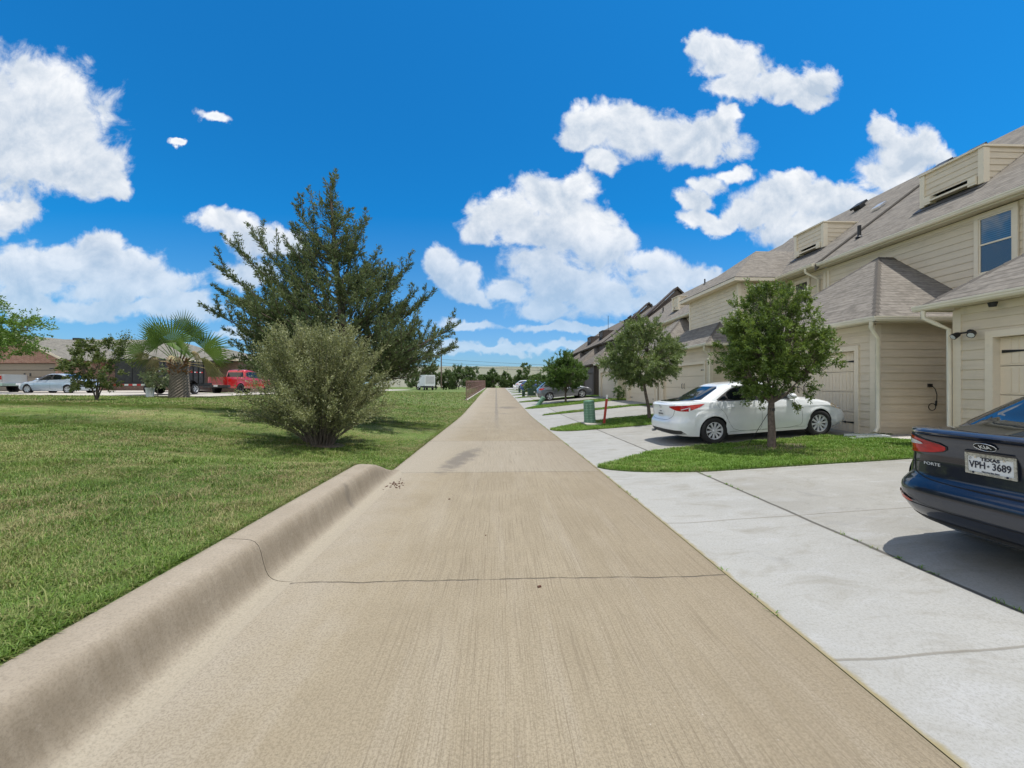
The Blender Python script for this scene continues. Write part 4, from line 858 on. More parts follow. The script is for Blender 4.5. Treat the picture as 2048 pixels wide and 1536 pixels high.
# ---------------------------------------------------------------- vehicles
def curve(pts):
    """monotone cubic through (x, y) control points"""
    x = np.array([p[0] for p in pts], float); y = np.array([p[1] for p in pts], float)
    h = np.diff(x); d = np.diff(y)/h; m = np.zeros(len(x)); m[0], m[-1] = d[0], d[-1]
    for i in range(1, len(x)-1): m[i] = 0 if d[i-1]*d[i] <= 0 else 2*d[i-1]*d[i]/(d[i-1]+d[i])
    def f(t):
        t = np.clip(np.asarray(t, float), x[0], x[-1]); i = np.clip(np.searchsorted(x, t)-1, 0, len(h)-1); s = (t-x[i])/h[i]
        return (2*s**3-3*s**2+1)*y[i]+(s**3-2*s**2+s)*h[i]*m[i]+(-2*s**3+3*s**2)*y[i+1]+(s**3-s**2)*h[i]*m[i+1]
    return f
def car_body(P):
    """returns MBs: body shell, underside; all in car coordinates (x rear->front)"""
    L, W = P['L'], P['W']/2; wb0, wb1 = P['wheels']; ra = P['arch']; sill = P['sill']
    xr, xf, wz, zs, n = curve(P['rear']), curve(P['front']), curve(P['width']), curve(P['shoulder']), P.get('n', 5.0)
    q = list(-np.cos(np.linspace(0, math.pi, 40)))
    th = np.linspace(0, math.pi/2, 15)
    q = sorted(set([round(float(v), 5) for v in q]+[-1+.0002*k**3 for k in range(1, 10)]+[1-.0002*k**3 for k in range(1, 10)]))
    a0 = (float(xf(0))-float(xr(0)))/2; m0 = (float(xf(0))+float(xr(0)))/2
    for c in (wb0, wb1):
        for t in np.linspace(0, math.pi, 25): q.append((c+ra*math.cos(t)*1.0-m0)/a0)
        q += [(c+ra*s_-m0)/a0 for s_ in (-1.04, 1.04, -1.0002, 1.0002)]
    q = np.array(sorted(x for x in q if abs(x) <= 1))
    def zb(x):
        z = np.full(np.shape(x), sill) + P.get('upsweep', .05)*np.clip((.6-x)/.6, 0, 1)**2+.04*np.clip((x-(L-.5))/.5, 0, 1)
        for c in (wb0, wb1):
            d = np.abs(x-c); k = d < ra; z = np.where(k, np.maximum(z, P['axle']+np.sqrt(np.maximum(ra**2-d**2, 0))*P.get('archsq', 1.0)), z)
        return z
    vs = np.concatenate([np.linspace(0, 1, P.get('nv', 22))]); rows = []
    x0 = m0+a0*q; zb0 = zb(x0)
    for v in vs:
        A1, A2 = float(xr(v)), float(xf(v)); a = (A2-A1)/2; m = (A1+A2)/2; x = m+a*q; zz = zb0+v*(zs(x0)-zb0)
        ref = (zz-sill)/(zs(x0)-sill)
        y = W*wz(ref)*(np.maximum(1-np.abs(q)**n, 0))**(1/n)
        for c in (wb0, wb1):
            d = np.sqrt((x-c)**2+(zz-P['axle'])**2); y = y+P.get('flare', .012)*np.exp(-((d-ra-.01)/.045)**2)*(np.abs(q) < .97)
        # shoulder crease
        y = y+P.get('crease', .010)*np.exp(-((ref-.80)/.035)**2)*(np.abs(q) < .9)
        rows.append(np.stack([x, y, zz], 1))
    b = MB(); top = rows[-1]
    for s in (1, -1):
        b.grid([[(p[0], s*p[1], p[2]) for p in r] for r in rows], flip=(s > 0))
    # deck with a soft shoulder
    crown = curve(P['deck']); us = [1, .985, .955, .90, .75, .5, .25, 0, -.25, -.5, -.75, -.90, -.955, -.985, -1]
    dk = []
    for u in us: dk.append([(p[0], p[1]*u, p[2]+float(crown(p[0]))*(1-abs(u)**2.6)**.8*min(1, p[1]/(.35*W)+.0)) for p in top])
    b.grid(dk, flip=False)
    # greenhouse
    if P.get('cab'):
        c = P['cab']; gr, gf, gw = curve(c['rear']), curve(c['front']), curve(c['w']); zr = curve(c['roof']); nn = c.get('n', 4.2)
        qq = -np.cos(np.linspace(0, math.pi, 61)); qq = np.sign(qq)*np.abs(qq)**.8; lo = []
        def loop(f, r=1.0, f2=None):
            A1, A2 = float(gr(f)), float(gf(f)); a = (A2-A1)/2*r; m = (A1+A2)/2; x = m+a*qq
            z0 = zs(x)-.03+np.interp(x, [A1, A1+.3, A2-.3, A2], [c.get('base_r', .02), 0, 0, c.get('base_f', .04)])
            ff = f if f2 is None else f2; z = z0+(zr(x)-z0)*ff
            return np.stack([x, float(gw(f))*r*(np.maximum(1-np.abs(qq)**nn, 0))**(1/nn), z], 1)
        F93 = .94
        for f in list(np.linspace(0, .8, 9))+[.86, .90, F93]: lo.append(loop(f))
        for r in (.975, .94, .88, .78, .62, .42, .2, .02): lo.append(loop(F93, r, F93+(1-F93)*(1-r**2)**.85))
        for s in (1, -1): b.grid([[(p[0], s*p[1], p[2]) for p in r] for r in lo], flip=(s > 0))
    un = MB(); bt = rows[0]
    un.grid([[(p[0], p[1]*u, p[2]+.004) for p in bt] for u in (.99, .8, 0, -.8, -.99)], flip=True)
    return b, un
class Proj:
    """lays trim and glass on a body by casting rays onto it"""
    def __init__(s, mbs):
        V, F = [], []
        for mb in mbs: o = len(V); V += mb.v; F += [[i+o for i in f] for f in mb.f]
        s.t = BVHTree.FromPolygons([Vector(v) for v in V], F)
    def hit(s, side, a, b):
        # side 'L' (+y), 'R' (-y): (x, z); 'B' rear, 'F' front: (y, z); 'T': (x, y)
        if side == 'L': o, d = (a, 3, b), (0, -1, 0)
        elif side == 'R': o, d = (a, -3, b), (0, 1, 0)
        elif side == 'B': o, d = (-3, a, b), (1, 0, 0)
        elif side == 'F': o, d = (12, a, b), (-1, 0, 0)
        elif side == 'T': o, d = (a, b, 5), (0, 0, -1)
        p, n, i, ds = s.t.ray_cast(Vector(o), Vector(d))
        if p is None: return None, None
        if n.dot(Vector(d)) > 0: n = -n
        return p, n
    def patch(s, name, side, poly, mat, parent, off=.004, step=.05, thick=True, smooth=True):
        bm = bmesh.new(); cache = {}
        for c in cells(poly, step):
            vs = []; ok = True
            for q in c:
                k = (round(q[0], 4), round(q[1], 4))
                if k not in cache:
                    p, n = s.hit(side, *k); cache[k] = None if p is None else bm.verts.new(p+n*off)
                if cache[k] is None: ok = False; break
                if cache[k] not in vs: vs.append(cache[k])
            if ok and len(vs) >= 3:
                try: f = bm.faces.new(vs); f.smooth = smooth
                except ValueError: pass
        bmesh.ops.recalc_face_normals(bm, faces=bm.faces)
        ax = {'L': Vector((0,1,0)), 'R': Vector((0,-1,0)), 'B': Vector((-1,0,0)), 'F': Vector((1,0,0)), 'T': Vector((0,0,1))}[side]
        if sum(f.normal.dot(ax)*f.calc_area() for f in bm.faces) < 0: bmesh.ops.reverse_faces(bm, faces=bm.faces)
        me = bpy.data.meshes.new(name); bm.to_mesh(me); bm.free(); me.materials.append(mat)
        o = bpy.data.objects.new(name, me); COL.objects.link(o); o.parent = parent; return o
    def line(s, side, pts, closed=False, n=6):
        out = []; k = len(pts)
        for i in range(k if closed else k-1):
            a, b = pts[i], pts[(i+1) % k]; m = max(2, int(math.dist(a, b)/.05))
            for j in range(m):
                t = j/m; p, nn = s.hit(side, a[0]+(b[0]-a[0])*t, a[1]+(b[1]-a[1])*t)
                if p is not None: out.append((p, nn))
        if not closed:
            p, nn = s.hit(side, *pts[-1])
            if p is not None: out.append((p, nn))
        return out
    def seam(s, name, side, pts, mat, parent, r=.004, closed=False, off=0.0):
        l = s.line(side, pts, closed)
        if len(l) < 2: return None
        P_ = [p+n*off for p, n in l]
        if closed: P_.append(P_[0])
        mb = MB(); mb.tube(P_, r, 5); return mb.build(name, mat, parent)
def bez(pts, n=2):
    """round an open 2D polyline"""
    for _ in range(n):
        q = [pts[0]]
        for a, b in zip(pts[:-1], pts[1:]): q += [(a[0]*.75+b[0]*.25, a[1]*.75+b[1]*.25), (a[0]*.25+b[0]*.75, a[1]*.25+b[1]*.75)]
        pts = q+[pts[-1]]
    return pts
M['tyre'] = mat_plain('tyre_rubber', (.018, .018, .018), .85, var=.3); M['alloy'] = mat_plain('alloy_rim', (.70, .71, .73), .3, metal=.25, var=.04); M['darkalloy'] = mat_plain('dark_rim', (.06, .06, .065), .35, metal=.6)
M['steel'] = mat_plain('plastic_hubcap', (.52, .53, .55), .35, metal=.5); M['under'] = mat_plain('underbody_black', (.012, .012, .012), .9); M['bplastic'] = mat_plain('black_bumper_plastic', (.035, .035, .035), .6)
M['carglass'] = m_glass('car_glass', (.006, .008, .010), .015, ior=1.5); M['carglass'].node_tree.nodes['Principled BSDF'].inputs['Coat Weight'].default_value = 0; M['carglass'].node_tree.nodes['Principled BSDF'].inputs['Specular IOR Level'].default_value = .6; M['chrome'] = mat_plain('chrome_trim', (.75, .76, .78), .08, metal=1, var=.02)
def m_lamp(name, c1, c2, spec=.8):
    m, t, b = new_mat(name); p = t.node('ShaderNodeTexCoord').outputs['Object']; s_ = t.noise(t.mapping(p, sc=(1, 1, 3)), 9, 2)
    t.put(b.inputs['Base Color'], t.mix(t.mapr(s_, .4, .6), c1, c2)); b.inputs['Roughness'].default_value = .12; b.inputs['Coat Weight'].default_value = .3; b.inputs['Coat Roughness'].default_value = .02; b.inputs['Specular IOR Level'].default_value = .25; return m
M['red'] = m_lamp('red_lamp_lens', (.30, .002, .003), (.46, .006, .006)); M['clear'] = m_lamp('clear_lamp_lens', (.45, .43, .46), (.62, .62, .64)); M['amber'] = m_lamp('amber_lamp_lens', (.5, .32, .12), (.6, .45, .25)); M['refl'] = m_lamp('rear_reflector', (.42, .03, .015), (.55, .07, .03))
def wheel(parent, x, y, z, r, w, style, side):
    """side +1: outer face towards +y. thing > wheel > tyre is kept as rim under tyre"""
    rr = r*.66 if style != 'truck' else r*.6
    t = MB(); prof = [(rr*.97, -w*.40), (rr*1.02, -w*.48), (r*.93, -w*.5), (r*.985, -w*.40), (r, -w*.2), (r, w*.2), (r*.985, w*.40), (r*.93, w*.5), (rr*1.02, w*.48), (rr*.97, w*.40)]
    N = 40; rows = [[(x+a*math.cos(2*math.pi*k/N), y+b_, z+a*math.sin(2*math.pi*k/N)) for k in range(N)] for a, b_ in prof]
    t.grid(rows, closed=True, flip=False); W_ = t.build('wheel', M['tyre'], parent, sharp=60)
    rim = MB(); o = side*w*.40; d = side*w*.18
    ring = [(rr, o*1.05), (rr*.95, o*1.08), (rr*.92, o*.9), (rr*.88, d)]
    rim.grid([[(x+a*math.cos(2*math.pi*k/N), y+b_, z+a*math.sin(2*math.pi*k/N)) for k in range(N)] for a, b_ in ring], closed=True)
    def spoke(a, r0, r1, w0, w1, yo):
        c, s_ = math.cos(a), math.sin(a); px, pz = -s_, c
        def pt(rad, lat, yy): return (x+rad*c+lat*px, y+yy, z+rad*s_+lat*pz)
        A_ = [pt(r0, -w0, yo*.85), pt(r1, -w1, yo), pt(r1, w1, yo), pt(r0, w0, yo*.85)]; rim.prism(A_, (0, -side*.025, 0))
    if style == 'multi':
        for k in range(10):
            a = 2*math.pi*k/10+.1
            for e in (-.075, .075): spoke(a+e, rr*.16, rr*.95, .013, .011, o)
    elif style == 'five':
        for k in range(5):
            for e in (-.16, .16): spoke(2*math.pi*k/5+.3+e, rr*.15, rr*.95, .022, .016, o)
    elif style == 'hub':
        for k in range(7): spoke(2*math.pi*k/7, rr*.1, rr*.95, .035, .045, o)
    else:
        for k in range(6): spoke(2*math.pi*k/6, rr*.1, rr*.95, .04, .03, o*.7)
    hub = [(rr*.22, o*.95), (rr*.16, o*1.08), (.001, o*1.1)]; rim.grid([[(x+a*math.cos(2*math.pi*k/16), y+b_, z+a*math.sin(2*math.pi*k/16)) for k in range(16)] for a, b_ in hub], closed=True)
    rim.build('rim', M[{'multi': 'alloy', 'five': 'alloy', 'hub': 'steel', 'truck': 'darkalloy', 'truckl': 'steel'}[style]], W_, sharp=30)
    br = MB(); br.tube([(x, y+d*.4, z), (x, y+d*.5, z)], rr*.86, 24); br.build('brake_disc', M['under'], W_)
    return W_
def decal(txt, size, parent, mat, origin, right, up, name, ext=.0015, bold=0, sx=1.0):
    me = text_mesh(txt, size, ext, bold); me.materials.clear(); me.materials.append(mat)
    r, u = Vector(right).normalized(), Vector(up).normalized(); u = (u-r*u.dot(r)).normalized(); n = r.cross(u); mm = Matrix((r*sx, u, n)).transposed().to_4x4(); mm.translation = Vector(origin); me.transform(mm)
    o = bpy.data.objects.new(name, me); COL.objects.link(o); o.parent = parent; return o
def place_car(root, rear_x, y, yaw, wb):
    """set pitch so that both axles rest on the ground"""
    c, s = math.cos(yaw), math.sin(yaw); x0, y0 = rear_x+wb[0]*c, y+wb[0]*s; x1, y1 = rear_x+wb[1]*c, y+wb[1]*s
    z0, z1 = g1(x0, y0), g1(x1, y1); sl = (z1-z0)/(wb[1]-wb[0]); root.location = (rear_x, y, z0-sl*wb[0]+.003+(.025 if rear_x == 3.765 else 0)); root.rotation_euler = (0, -math.atan(sl), yaw)

def sedan(P, paint, label, loc_y, rear_x, yaw, style, group=None, glass='carglass', cat='sedan', near=True):
    root = thing('parked_car', (0, 0, 0), label, cat, group); b, un = car_body(P); body = b.build('body', paint, root, sharp=52); un.build('underbody', M['under'], root)
    pr = Proj([b]); W = P['W']/2
    sw = P['side_glass']
    for s in 'LR':
        for k, pg in enumerate(sw): pr.patch('side_window', s, smooth_poly(pg, 1), M[glass], root, .004, .06)
        fr = P.get('glass_frame')
        if fr:
            pr.patch('window_surround', s, smooth_poly(fr, 1), M['bplastic'], root, .002, .06)
            if P.get('chrome_belt'): pr.seam('belt_trim', s, P['chrome_belt'], M['chrome'], root, .007, off=.003)
    pr.patch('rear_window', 'B', P['rear_glass'], M[glass], root, .004, .05); pr.patch('windscreen', 'F', P['front_glass'], M[glass], root, .004, .06)
    for s in 'LR':
        for ln in P.get('seams', []): pr.seam('door_seam', s, bez(ln, 1), M['under'], root, .0035, off=-.0012)
        for (x, z) in P.get('handles', []):
            p, n = pr.hit(s, x, z)
            if p is not None:
                mb = MB(); sg = 1 if s == 'L' else -1; mb.tube([p+Vector((-.085, sg*.004, 0)), p+Vector((-.07, sg*.032, .004)), p+Vector((.05, sg*.034, .004)), p+Vector((.085, sg*.006, 0))], .012, 7, sy=1.2); mb.build('door_handle', P.get('handle_mat', paint), root)
                pr.patch('handle_recess', s, [(x+.075*math.cos(a)-.0, z-.012+.036*math.sin(a)) for a in np.linspace(0, 6.28, 17)[:-1]], M['under'] if P.get('darkrec') else paint, root, .001, .05)
        mx_ = P.get('mirror')
        if mx_:
            p, n = pr.hit(s, *mx_); sg = 1 if s == 'L' else -1
            if p is not None:
                mb = MB(); c = p+Vector((.02, sg*.13, .045)); rows = []
                for k in range(7):
                    t = k/6; rr = math.sin(math.pi*(.08+.84*t))**.6; rows.append([c+Vector((.085-.17*t, sg*0, 0))+Vector((0, math.cos(a)*.115*rr, math.sin(a)*.075*rr)) for a in np.linspace(0, 6.2832, 15)[:-1]])
                mb.grid(rows, closed=True); mb.poly(rows[0]); mb.poly(rows[-1][::-1]); m_ = mb.build('wing_mirror', paint, root, sharp=50)
                mb = MB(); mb.tube([p+Vector((.03, 0, 0)), c+Vector((.02, -sg*.06, -.04))], .022, 6); mb.build('mirror_arm', M['bplastic'], m_)
    t = P.get('track', W-.11)
    for x in P['wheels']:
        for sg in (1, -1): wheel(root, x, sg*t, P['axle'], P['tyre_r'], P.get('tyre_w', .205), style, sg)
    place_car(root, rear_x, loc_y, yaw, P['wheels'])
    return root, pr, body

def wrap_lamp(pr, root, sgn, yb, rear_poly, side_poly, mat, off=.008, step=.03):
    """lamp that wraps the rear corner: the rear piece ends at |y| = yb where the side piece begins"""
    side = 'L' if sgn > 0 else 'R'; l = pr.patch('tail_light', 'B', [(sgn*a, b) for a, b in rear_poly], mat, root, off, step)
    zc = sum(p[1] for p in side_poly)/len(side_poly); p, n = pr.hit('B', sgn*yb, zc)
    if p is not None:
        q_ = clip(side_poly, 1, 0, -p.x)
        if len(q_) > 2: pr.patch('lamp_side', side, q_, mat, l, off, step)
    return l
# ---- the white sedan
PW = dict(L=4.64, W=1.78, wheels=(.985, 3.685), arch=.355, axle=.322, tyre_r=.322, sill=.20, upsweep=.07, n=5.2,
  rear=[(0, .16), (.12, .05), (.28, .0), (.42, .01), (.50, .055), (.62, .085), (.85, .075), (.95, .06), (1, .10)], front=[(0, 4.45), (.2, 4.62), (.45, 4.64), (.7, 4.58), (1, 4.36)],
  width=[(0, .93), (.12, .965), (.35, .995), (.6, 1.0), (.8, .985), (.9, .965), (1, .935)],
  shoulder=[(0, 1.00), (.3, 1.03), (.8, 1.025), (1.5, .985), (2.6, .945), (3.3, .925), (3.7, .90), (4.1, .83), (4.4, .745), (4.64, .66)],
  deck=[(0, .0), (.3, .035), (.8, .04), (2, .03), (3.2, .045), (3.8, .075), (4.3, .06), (4.6, .0)],
  cab=dict(rear=[(0, .60), (.3, .84), (.6, 1.10), (.85, 1.36), (.94, 1.52), (1, 1.6)], front=[(0, 3.62), (.3, 3.28), (.6, 2.95), (.85, 2.67), (.94, 2.52), (1, 2.4)], w=[(0, .80), (.3, .755), (.6, .69), (.85, .625), (.94, .575), (1, .5)], roof=[(.6, 1.36), (1.3, 1.425), (1.9, 1.462), (2.5, 1.452), (3.2, 1.38)], base_r=.02, base_f=.05, n=4.6),
  side_glass=[[(1.17, 1.045), (1.36, 1.15), (1.42, 1.045)], [(1.45, 1.03), (1.40, 1.185), (1.60, 1.30), (1.98, 1.355), (2.10, 1.35), (2.16, 1.005)], [(2.24, 1.0), (2.20, 1.352), (2.45, 1.335), (2.72, 1.26), (3.02, 1.12), (3.16, 1.02), (3.05, .985)]],
  glass_frame=[(1.10, 1.03), (1.36, 1.19), (1.60, 1.325), (2.0, 1.378), (2.45, 1.362), (2.75, 1.285), (3.10, 1.12), (3.30, 1.0), (3.05, .962), (2.2, .98), (1.45, 1.01)],
  chrome_belt=[(1.12, 1.022), (1.45, 1.008), (2.2, .978), (3.05, .958)],
  rear_glass=[(-.60, 1.07), (-.50, 1.32), (-.40, 1.365), (.40, 1.365), (.50, 1.32), (.60, 1.07), (.3, 1.055), (-.3, 1.055)], front_glass=[(-.66, 1.02), (-.52, 1.37), (.52, 1.37), (.66, 1.02)],
  seams=[[(1.10, .99), (1.13, .88), (1.28, .72), (1.34, .50), (1.50, .285), (2.06, .265)], [(2.06, .265), (2.17, .27), (2.20, .62), (2.19, .97)], [(2.19, .265), (3.16, .285), (3.24, .42), (3.22, .75), (3.12, .955)], [(1.36, .275), (3.3, .275)]],
  handles=[(1.42, .865), (2.45, .845)], darkrec=False, mirror=(2.98, .985), flare=.018, crease=.008)
M['white'] = m_carpaint('white_car_paint', (.74, .77, .78), metal=0, rough=.35, flake=.0, dust=.12)
root, pr, body = sedan(PW, M['white'], 'white four door sedan behind the near oak, its nose almost touching the garage door', 9.42+.84, 4.27, R(2.2), 'multi')
def both(fn):
    for s in (1, -1): fn(s)
# tail lamps wrap the corner
for s, sd in ((1, 'L'), (-1, 'R')):
    l = wrap_lamp(pr, root, s, .79, smooth_poly([(.42, .945), (.60, .965), (.79, .965), (.79, .965), (.79, .82), (.79, .82), (.66, .84)], 1), [(-.1, .815), (-.1, .968), (.34, .965), (.62, .980), (.80, .985), (.66, .91), (.44, .84), (.24, .81)], M['red'])
    pr.patch('lamp_insert', sd, [(.24, .87), (.44, .915), (.44, .905), (.26, .855)], M['clear'], l, .011, .05)
    pr.patch('headlight', sd, smooth_poly([(3.98, .735), (4.10, .80), (4.38, .745), (4.52, .66), (4.50, .60), (4.30, .63)], 1), M['amber'], root, .006, .05)
    pr.patch('headlight', 'F', smooth_poly([(s*.45, .58), (s*.80, .66), (s*.80, .73), (s*.50, .66)], 1), M['clear'], root, .006, .05)
pr.patch('bumper_skirt', 'B', [(-.74, .27), (-.72, .36), (-.5, .38), (.5, .38), (.72, .36), (.74, .27)], M['bplastic'], root, .005, .05)
pr.seam('boot_seam', 'B', bez([(-.60, 1.0), (-.62, .86), (-.50, .62), (0, .60), (.50, .62), (.62, .86), (.60, 1.0)], 2), M['under'], root, .004)
p, n = pr.hit('B', 0, .76)
mb = MB(); mb.box(p.x-.012, p.x+.03, -.16, .16, .675, .835); pl = mb.build('number_plate', M['plasticw'], root)
decal('TEXAS', .035, pl, M['under'], (p.x-.014, 0, .815), (0, -1, 0), (0, 0, 1), 'plate_lettering'); decal('BDR 5031', .062, pl, M['under'], (p.x-.014, 0, .745), (0, -1, 0), (0, 0, 1), 'plate_lettering')
mb = MB(); p2, n2 = pr.hit('B', 0, .93); ux = Vector((0, 1, 0)); uz = n2.cross(ux)
for rx, rz, dz in ((.062, .042, 0), (.022, .040, 0), (.045, .016, .014)): mb.tube([p2+n2*.008+ux*rx*math.cos(a)+uz*(rz*math.sin(a)-dz) for a in np.linspace(0, 6.2832, 21)], .0045, 5)
mb.build('boot_emblem', M['chrome'], root)
for s in (1,):
    p3, _ = pr.hit('B', .46, .70); mb = MB(); mb.tube([(.13, .5, .27), (.02, .5, .265)], .032, 10); mb.build('exhaust_pipe', M['galv'], root)

# ---- the dark blue sedan close on the right
PK = dict(L=4.56, W=1.78, wheels=(.93, 3.63), arch=.35, axle=.318, tyre_r=.318, sill=.17, upsweep=.10, n=5.8, nv=34,
  rear=[(0, .30), (.08, .17), (.18, .07), (.30, .015), (.40, .0), (.46, .015), (.50, .05), (.545, .11), (.60, .118), (.75, .13), (.90, .10), (.955, .075), (.98, .08), (1, .12)], front=[(0, 4.40), (.2, 4.54), (.45, 4.56), (.7, 4.50), (1, 4.30)],
  width=[(0, .86), (.10, .93), (.3, .99), (.5, 1.0), (.7, .985), (.85, .955), (1, .88)],
  shoulder=[(0, 1.05), (.25, 1.075), (.7, 1.06), (1.4, .99), (2.6, .94), (3.3, .92), (3.8, .88), (4.2, .78), (4.56, .64)],
  deck=[(0, .0), (.12, .03), (.3, .045), (.8, .05), (2, .03), (3.2, .05), (3.8, .08), (4.3, .05), (4.5, 0)],
  cab=dict(rear=[(0, .40), (.3, .63), (.6, .92), (.85, 1.22), (.94, 1.40), (1, 1.5)], front=[(0, 3.50), (.3, 3.14), (.6, 2.80), (.85, 2.52), (.94, 2.36), (1, 2.3)], w=[(0, .79), (.3, .735), (.6, .67), (.85, .60), (.94, .55), (1, .48)], roof=[(.5, 1.40), (1.2, 1.46), (1.8, 1.475), (2.4, 1.46), (3.1, 1.38)], base_r=.03, base_f=.05, n=4.4),
  side_glass=[[(1.20, 1.04), (1.50, 1.22), (1.95, 1.34), (2.05, 1.34), (2.10, .99)], [(2.17, .985), (2.13, 1.34), (2.45, 1.32), (2.85, 1.16), (3.05, 1.0)]],
  glass_frame=[(1.02, 1.02), (1.45, 1.24), (1.95, 1.365), (2.45, 1.345), (2.95, 1.15), (3.18, .97), (2.1, .965), (1.3, .99)],
  chrome_belt=[(1.05, 1.01), (2.1, .962), (3.1, .955)],
  rear_glass=[(-.66, 1.125), (-.57, 1.29), (-.46, 1.365), (0, 1.38), (.46, 1.365), (.57, 1.29), (.66, 1.125), (.35, 1.105), (-.35, 1.105)], front_glass=[(-.62, 1.0), (-.5, 1.35), (.5, 1.35), (.62, 1.0)],
  seams=[[(1.12, .99), (1.2, .8), (1.3, .5), (1.46, .27), (3.1, .27), (3.16, .9)], [(2.12, .27), (2.12, .97)]], handles=[(1.4, .84), (2.4, .82)], handle_mat=None, mirror=(2.9, .98), flare=.014, crease=.012)
M['navy'] = m_carpaint('midnight_blue_paint', (.010, .015, .030), metal=.5, rough=.30, flake=.5, dust=.10); PK['handle_mat'] = M['navy']
KY = 2.955
root, pr, body = sedan(PK, M['navy'], 'midnight blue sedan with Texas plate parked nose in on the nearest driveway', KY, 3.765, R(0), 'five')
for s, sd in ((1, 'L'), (-1, 'R')):
    l2 = wrap_lamp(pr, root, s, .79, smooth_poly([(.79, .865), (.79, 1.035), (.72, 1.05), (.50, 1.018), (.295, .972), (.305, .928), (.40, .90), (.62, .872)], 1), [(-.1, .87), (-.1, 1.04), (.22, 1.03), (.48, 1.0), (.40, .93), (.2, .87)], M['red'], .008, .025)
    pr.patch('lamp_insert', 'B', smooth_poly([(s*.785, .945), (s*.785, 1.005), (s*.70, 1.02), (s*.50, .985), (s*.475, .965), (s*.60, .955)], 1), M['clear'], l2, .0125, .025)
    pr.seam('lamp_rim', 'B', bez([(s*.78, .864), (s*.62, .870), (s*.40, .897), (s*.298, .925), (s*.288, .974), (s*.50, 1.024), (s*.72, 1.056)], 1), M['bplastic'], l2, .0035, off=.006)
    pr.patch('rear_reflector', 'B', smooth_poly([(s*.84, .46), (s*.84, .515), (s*.70, .50), (s*.50, .45), (s*.58, .44)], 1), M['refl'], root, .012, .03)
    pr.seam('bumper_seam', 'B', bez([(s*.62, .868), (s*.612, .76), (s*.60, .70), (s*.50, .665), (s*.3, .650), (0, .645)], 2), M['under'], root, .006, off=-.001)
    pr.seam('lower_trim_line', 'B', bez([(s*.84, .44), (s*.70, .432), (s*.3, .425), (0, .42)], 2), M['under'], root, .0045, off=0)
    pr.seam('bumper_side_seam', sd, bez([(.14, .80), (.3, .74), (.55, .70)], 1), M['under'], root, .004)
pr.patch('bumper_valance', 'B', smooth_poly([(-.80, .26), (-.78, .33), (-.5, .31), (0, .305), (.5, .31), (.78, .33), (.80, .26)], 1), M['bplastic'], root, .004, .04)
# boot lip spoiler
rows = []
for u in np.linspace(-1, 1, 41):
    yy = u*.70; p, n = pr.hit('B', yy, 1.045); x0 = p.x; k = (1-abs(u)**6)
    rows.append([(x0+.14, yy, 1.085+.02*k), (x0+.03, yy, 1.095+.012*k), (x0-.018*k, yy, 1.092), (x0-.026*k, yy, 1.080), (x0-.003, yy, 1.060), (x0+.02, yy, 1.04)])
mb = MB(); mb.grid(rows, flip=True); mb.build('boot_spoiler', M['navy'], root, sharp=50)
# oval badge
p, n = pr.hit('B', 0, 1.012); n = Vector((n.x, 0, n.z)).normalized(); up = Vector((0, -1, 0)).cross(-n).normalized()
if up.z < 0: up = -up
c = p+n*.006; ux = Vector((0, -1, 0))
mb = MB(); rg = [c+ux*.070*math.cos(a)+up*.036*math.sin(a) for a in np.linspace(0, 2*math.pi, 33)[:-1]]; mb.prism(rg, n*.004); bd = mb.build('oval_badge', M['under'], root)
mb = MB(); mb.tube([c+n*.004+ux*.071*math.cos(a)+up*.037*math.sin(a) for a in np.linspace(0, 2*math.pi, 41)], .0032, 6); mb.build('badge_rim', M['chrome'], bd)
decal('KIA', .046, bd, M['plasticw'], c+n*.006, ux, up, 'badge_lettering', .0012, .0008, 1.05)
p, n = pr.hit('B', .43, .79); n = Vector((n.x, 0, n.z)).normalized(); decal('FORTE', .036, root, M['plasticw'], p+n*.006, ux+Vector((0, 0, 0)), (0, 0, 1), 'model_lettering', .0015, .0, 1.25)
# number plate in its pitted metal frame
p, n = pr.hit('B', 0, .80); px_ = p.x-.012
M['plate'] = mat_plain('plate_white', (.66, .68, .68), .45, var=.05); M['plateframe'] = mat_plain('pitted_plate_frame', (.42, .40, .33), .55, var=.5, vscale=70, bump=.6, bscale=120); M['ink'] = mat_plain('plate_ink', (.012, .014, .03), .5)
cz = .862
mb = MB(); mb.box(px_, px_+.02, -.150, .150, cz-.074, cz+.074); pl = mb.build('number_plate', M['plate'], root)
mb = MB()
for a, b_, c_, d in ((-.162, .162, .058, .084), (-.162, .162, -.084, -.066), (-.162, -.146, -.066, .058), (.146, .162, -.066, .058)): mb.box(px_-.008, px_-.001, a, b_, cz+c_, cz+d)
mb.build('plate_frame', M['plateframe'], pl)
PXX = px_-.003
decal('TEXAS', .036, pl, M['ink'], (PXX, .0, cz+.040), (0, -1, 0), (0, 0, 1), 'plate_lettering', .001, .0012, 1.15)
decal('VPH', .078, pl, M['ink'], (PXX, .083, cz-.010), (0, -1, 0), (0, 0, 1), 'plate_lettering', .001, .0010, .76)
decal('3689', .078, pl, M['ink'], (PXX, -.070, cz-.010), (0, -1, 0), (0, 0, 1), 'plate_lettering', .001, .0010, .76)
decal('The Lone Star State', .014, pl, M['ink'], (PXX, 0, cz-.058), (0, -1, 0), (0, 0, 1), 'plate_lettering', .001, .0003)
star = [(PXX, .012+.011*(1 if k % 2 == 0 else .42)*math.sin(math.pi*k/5), cz-.010+.011*(1 if k % 2 == 0 else .42)*math.cos(math.pi*k/5)) for k in range(10)]
mb = MB(); mb.prism(star, (-.001, 0, 0)); mb.build('plate_star', M['ink'], pl)
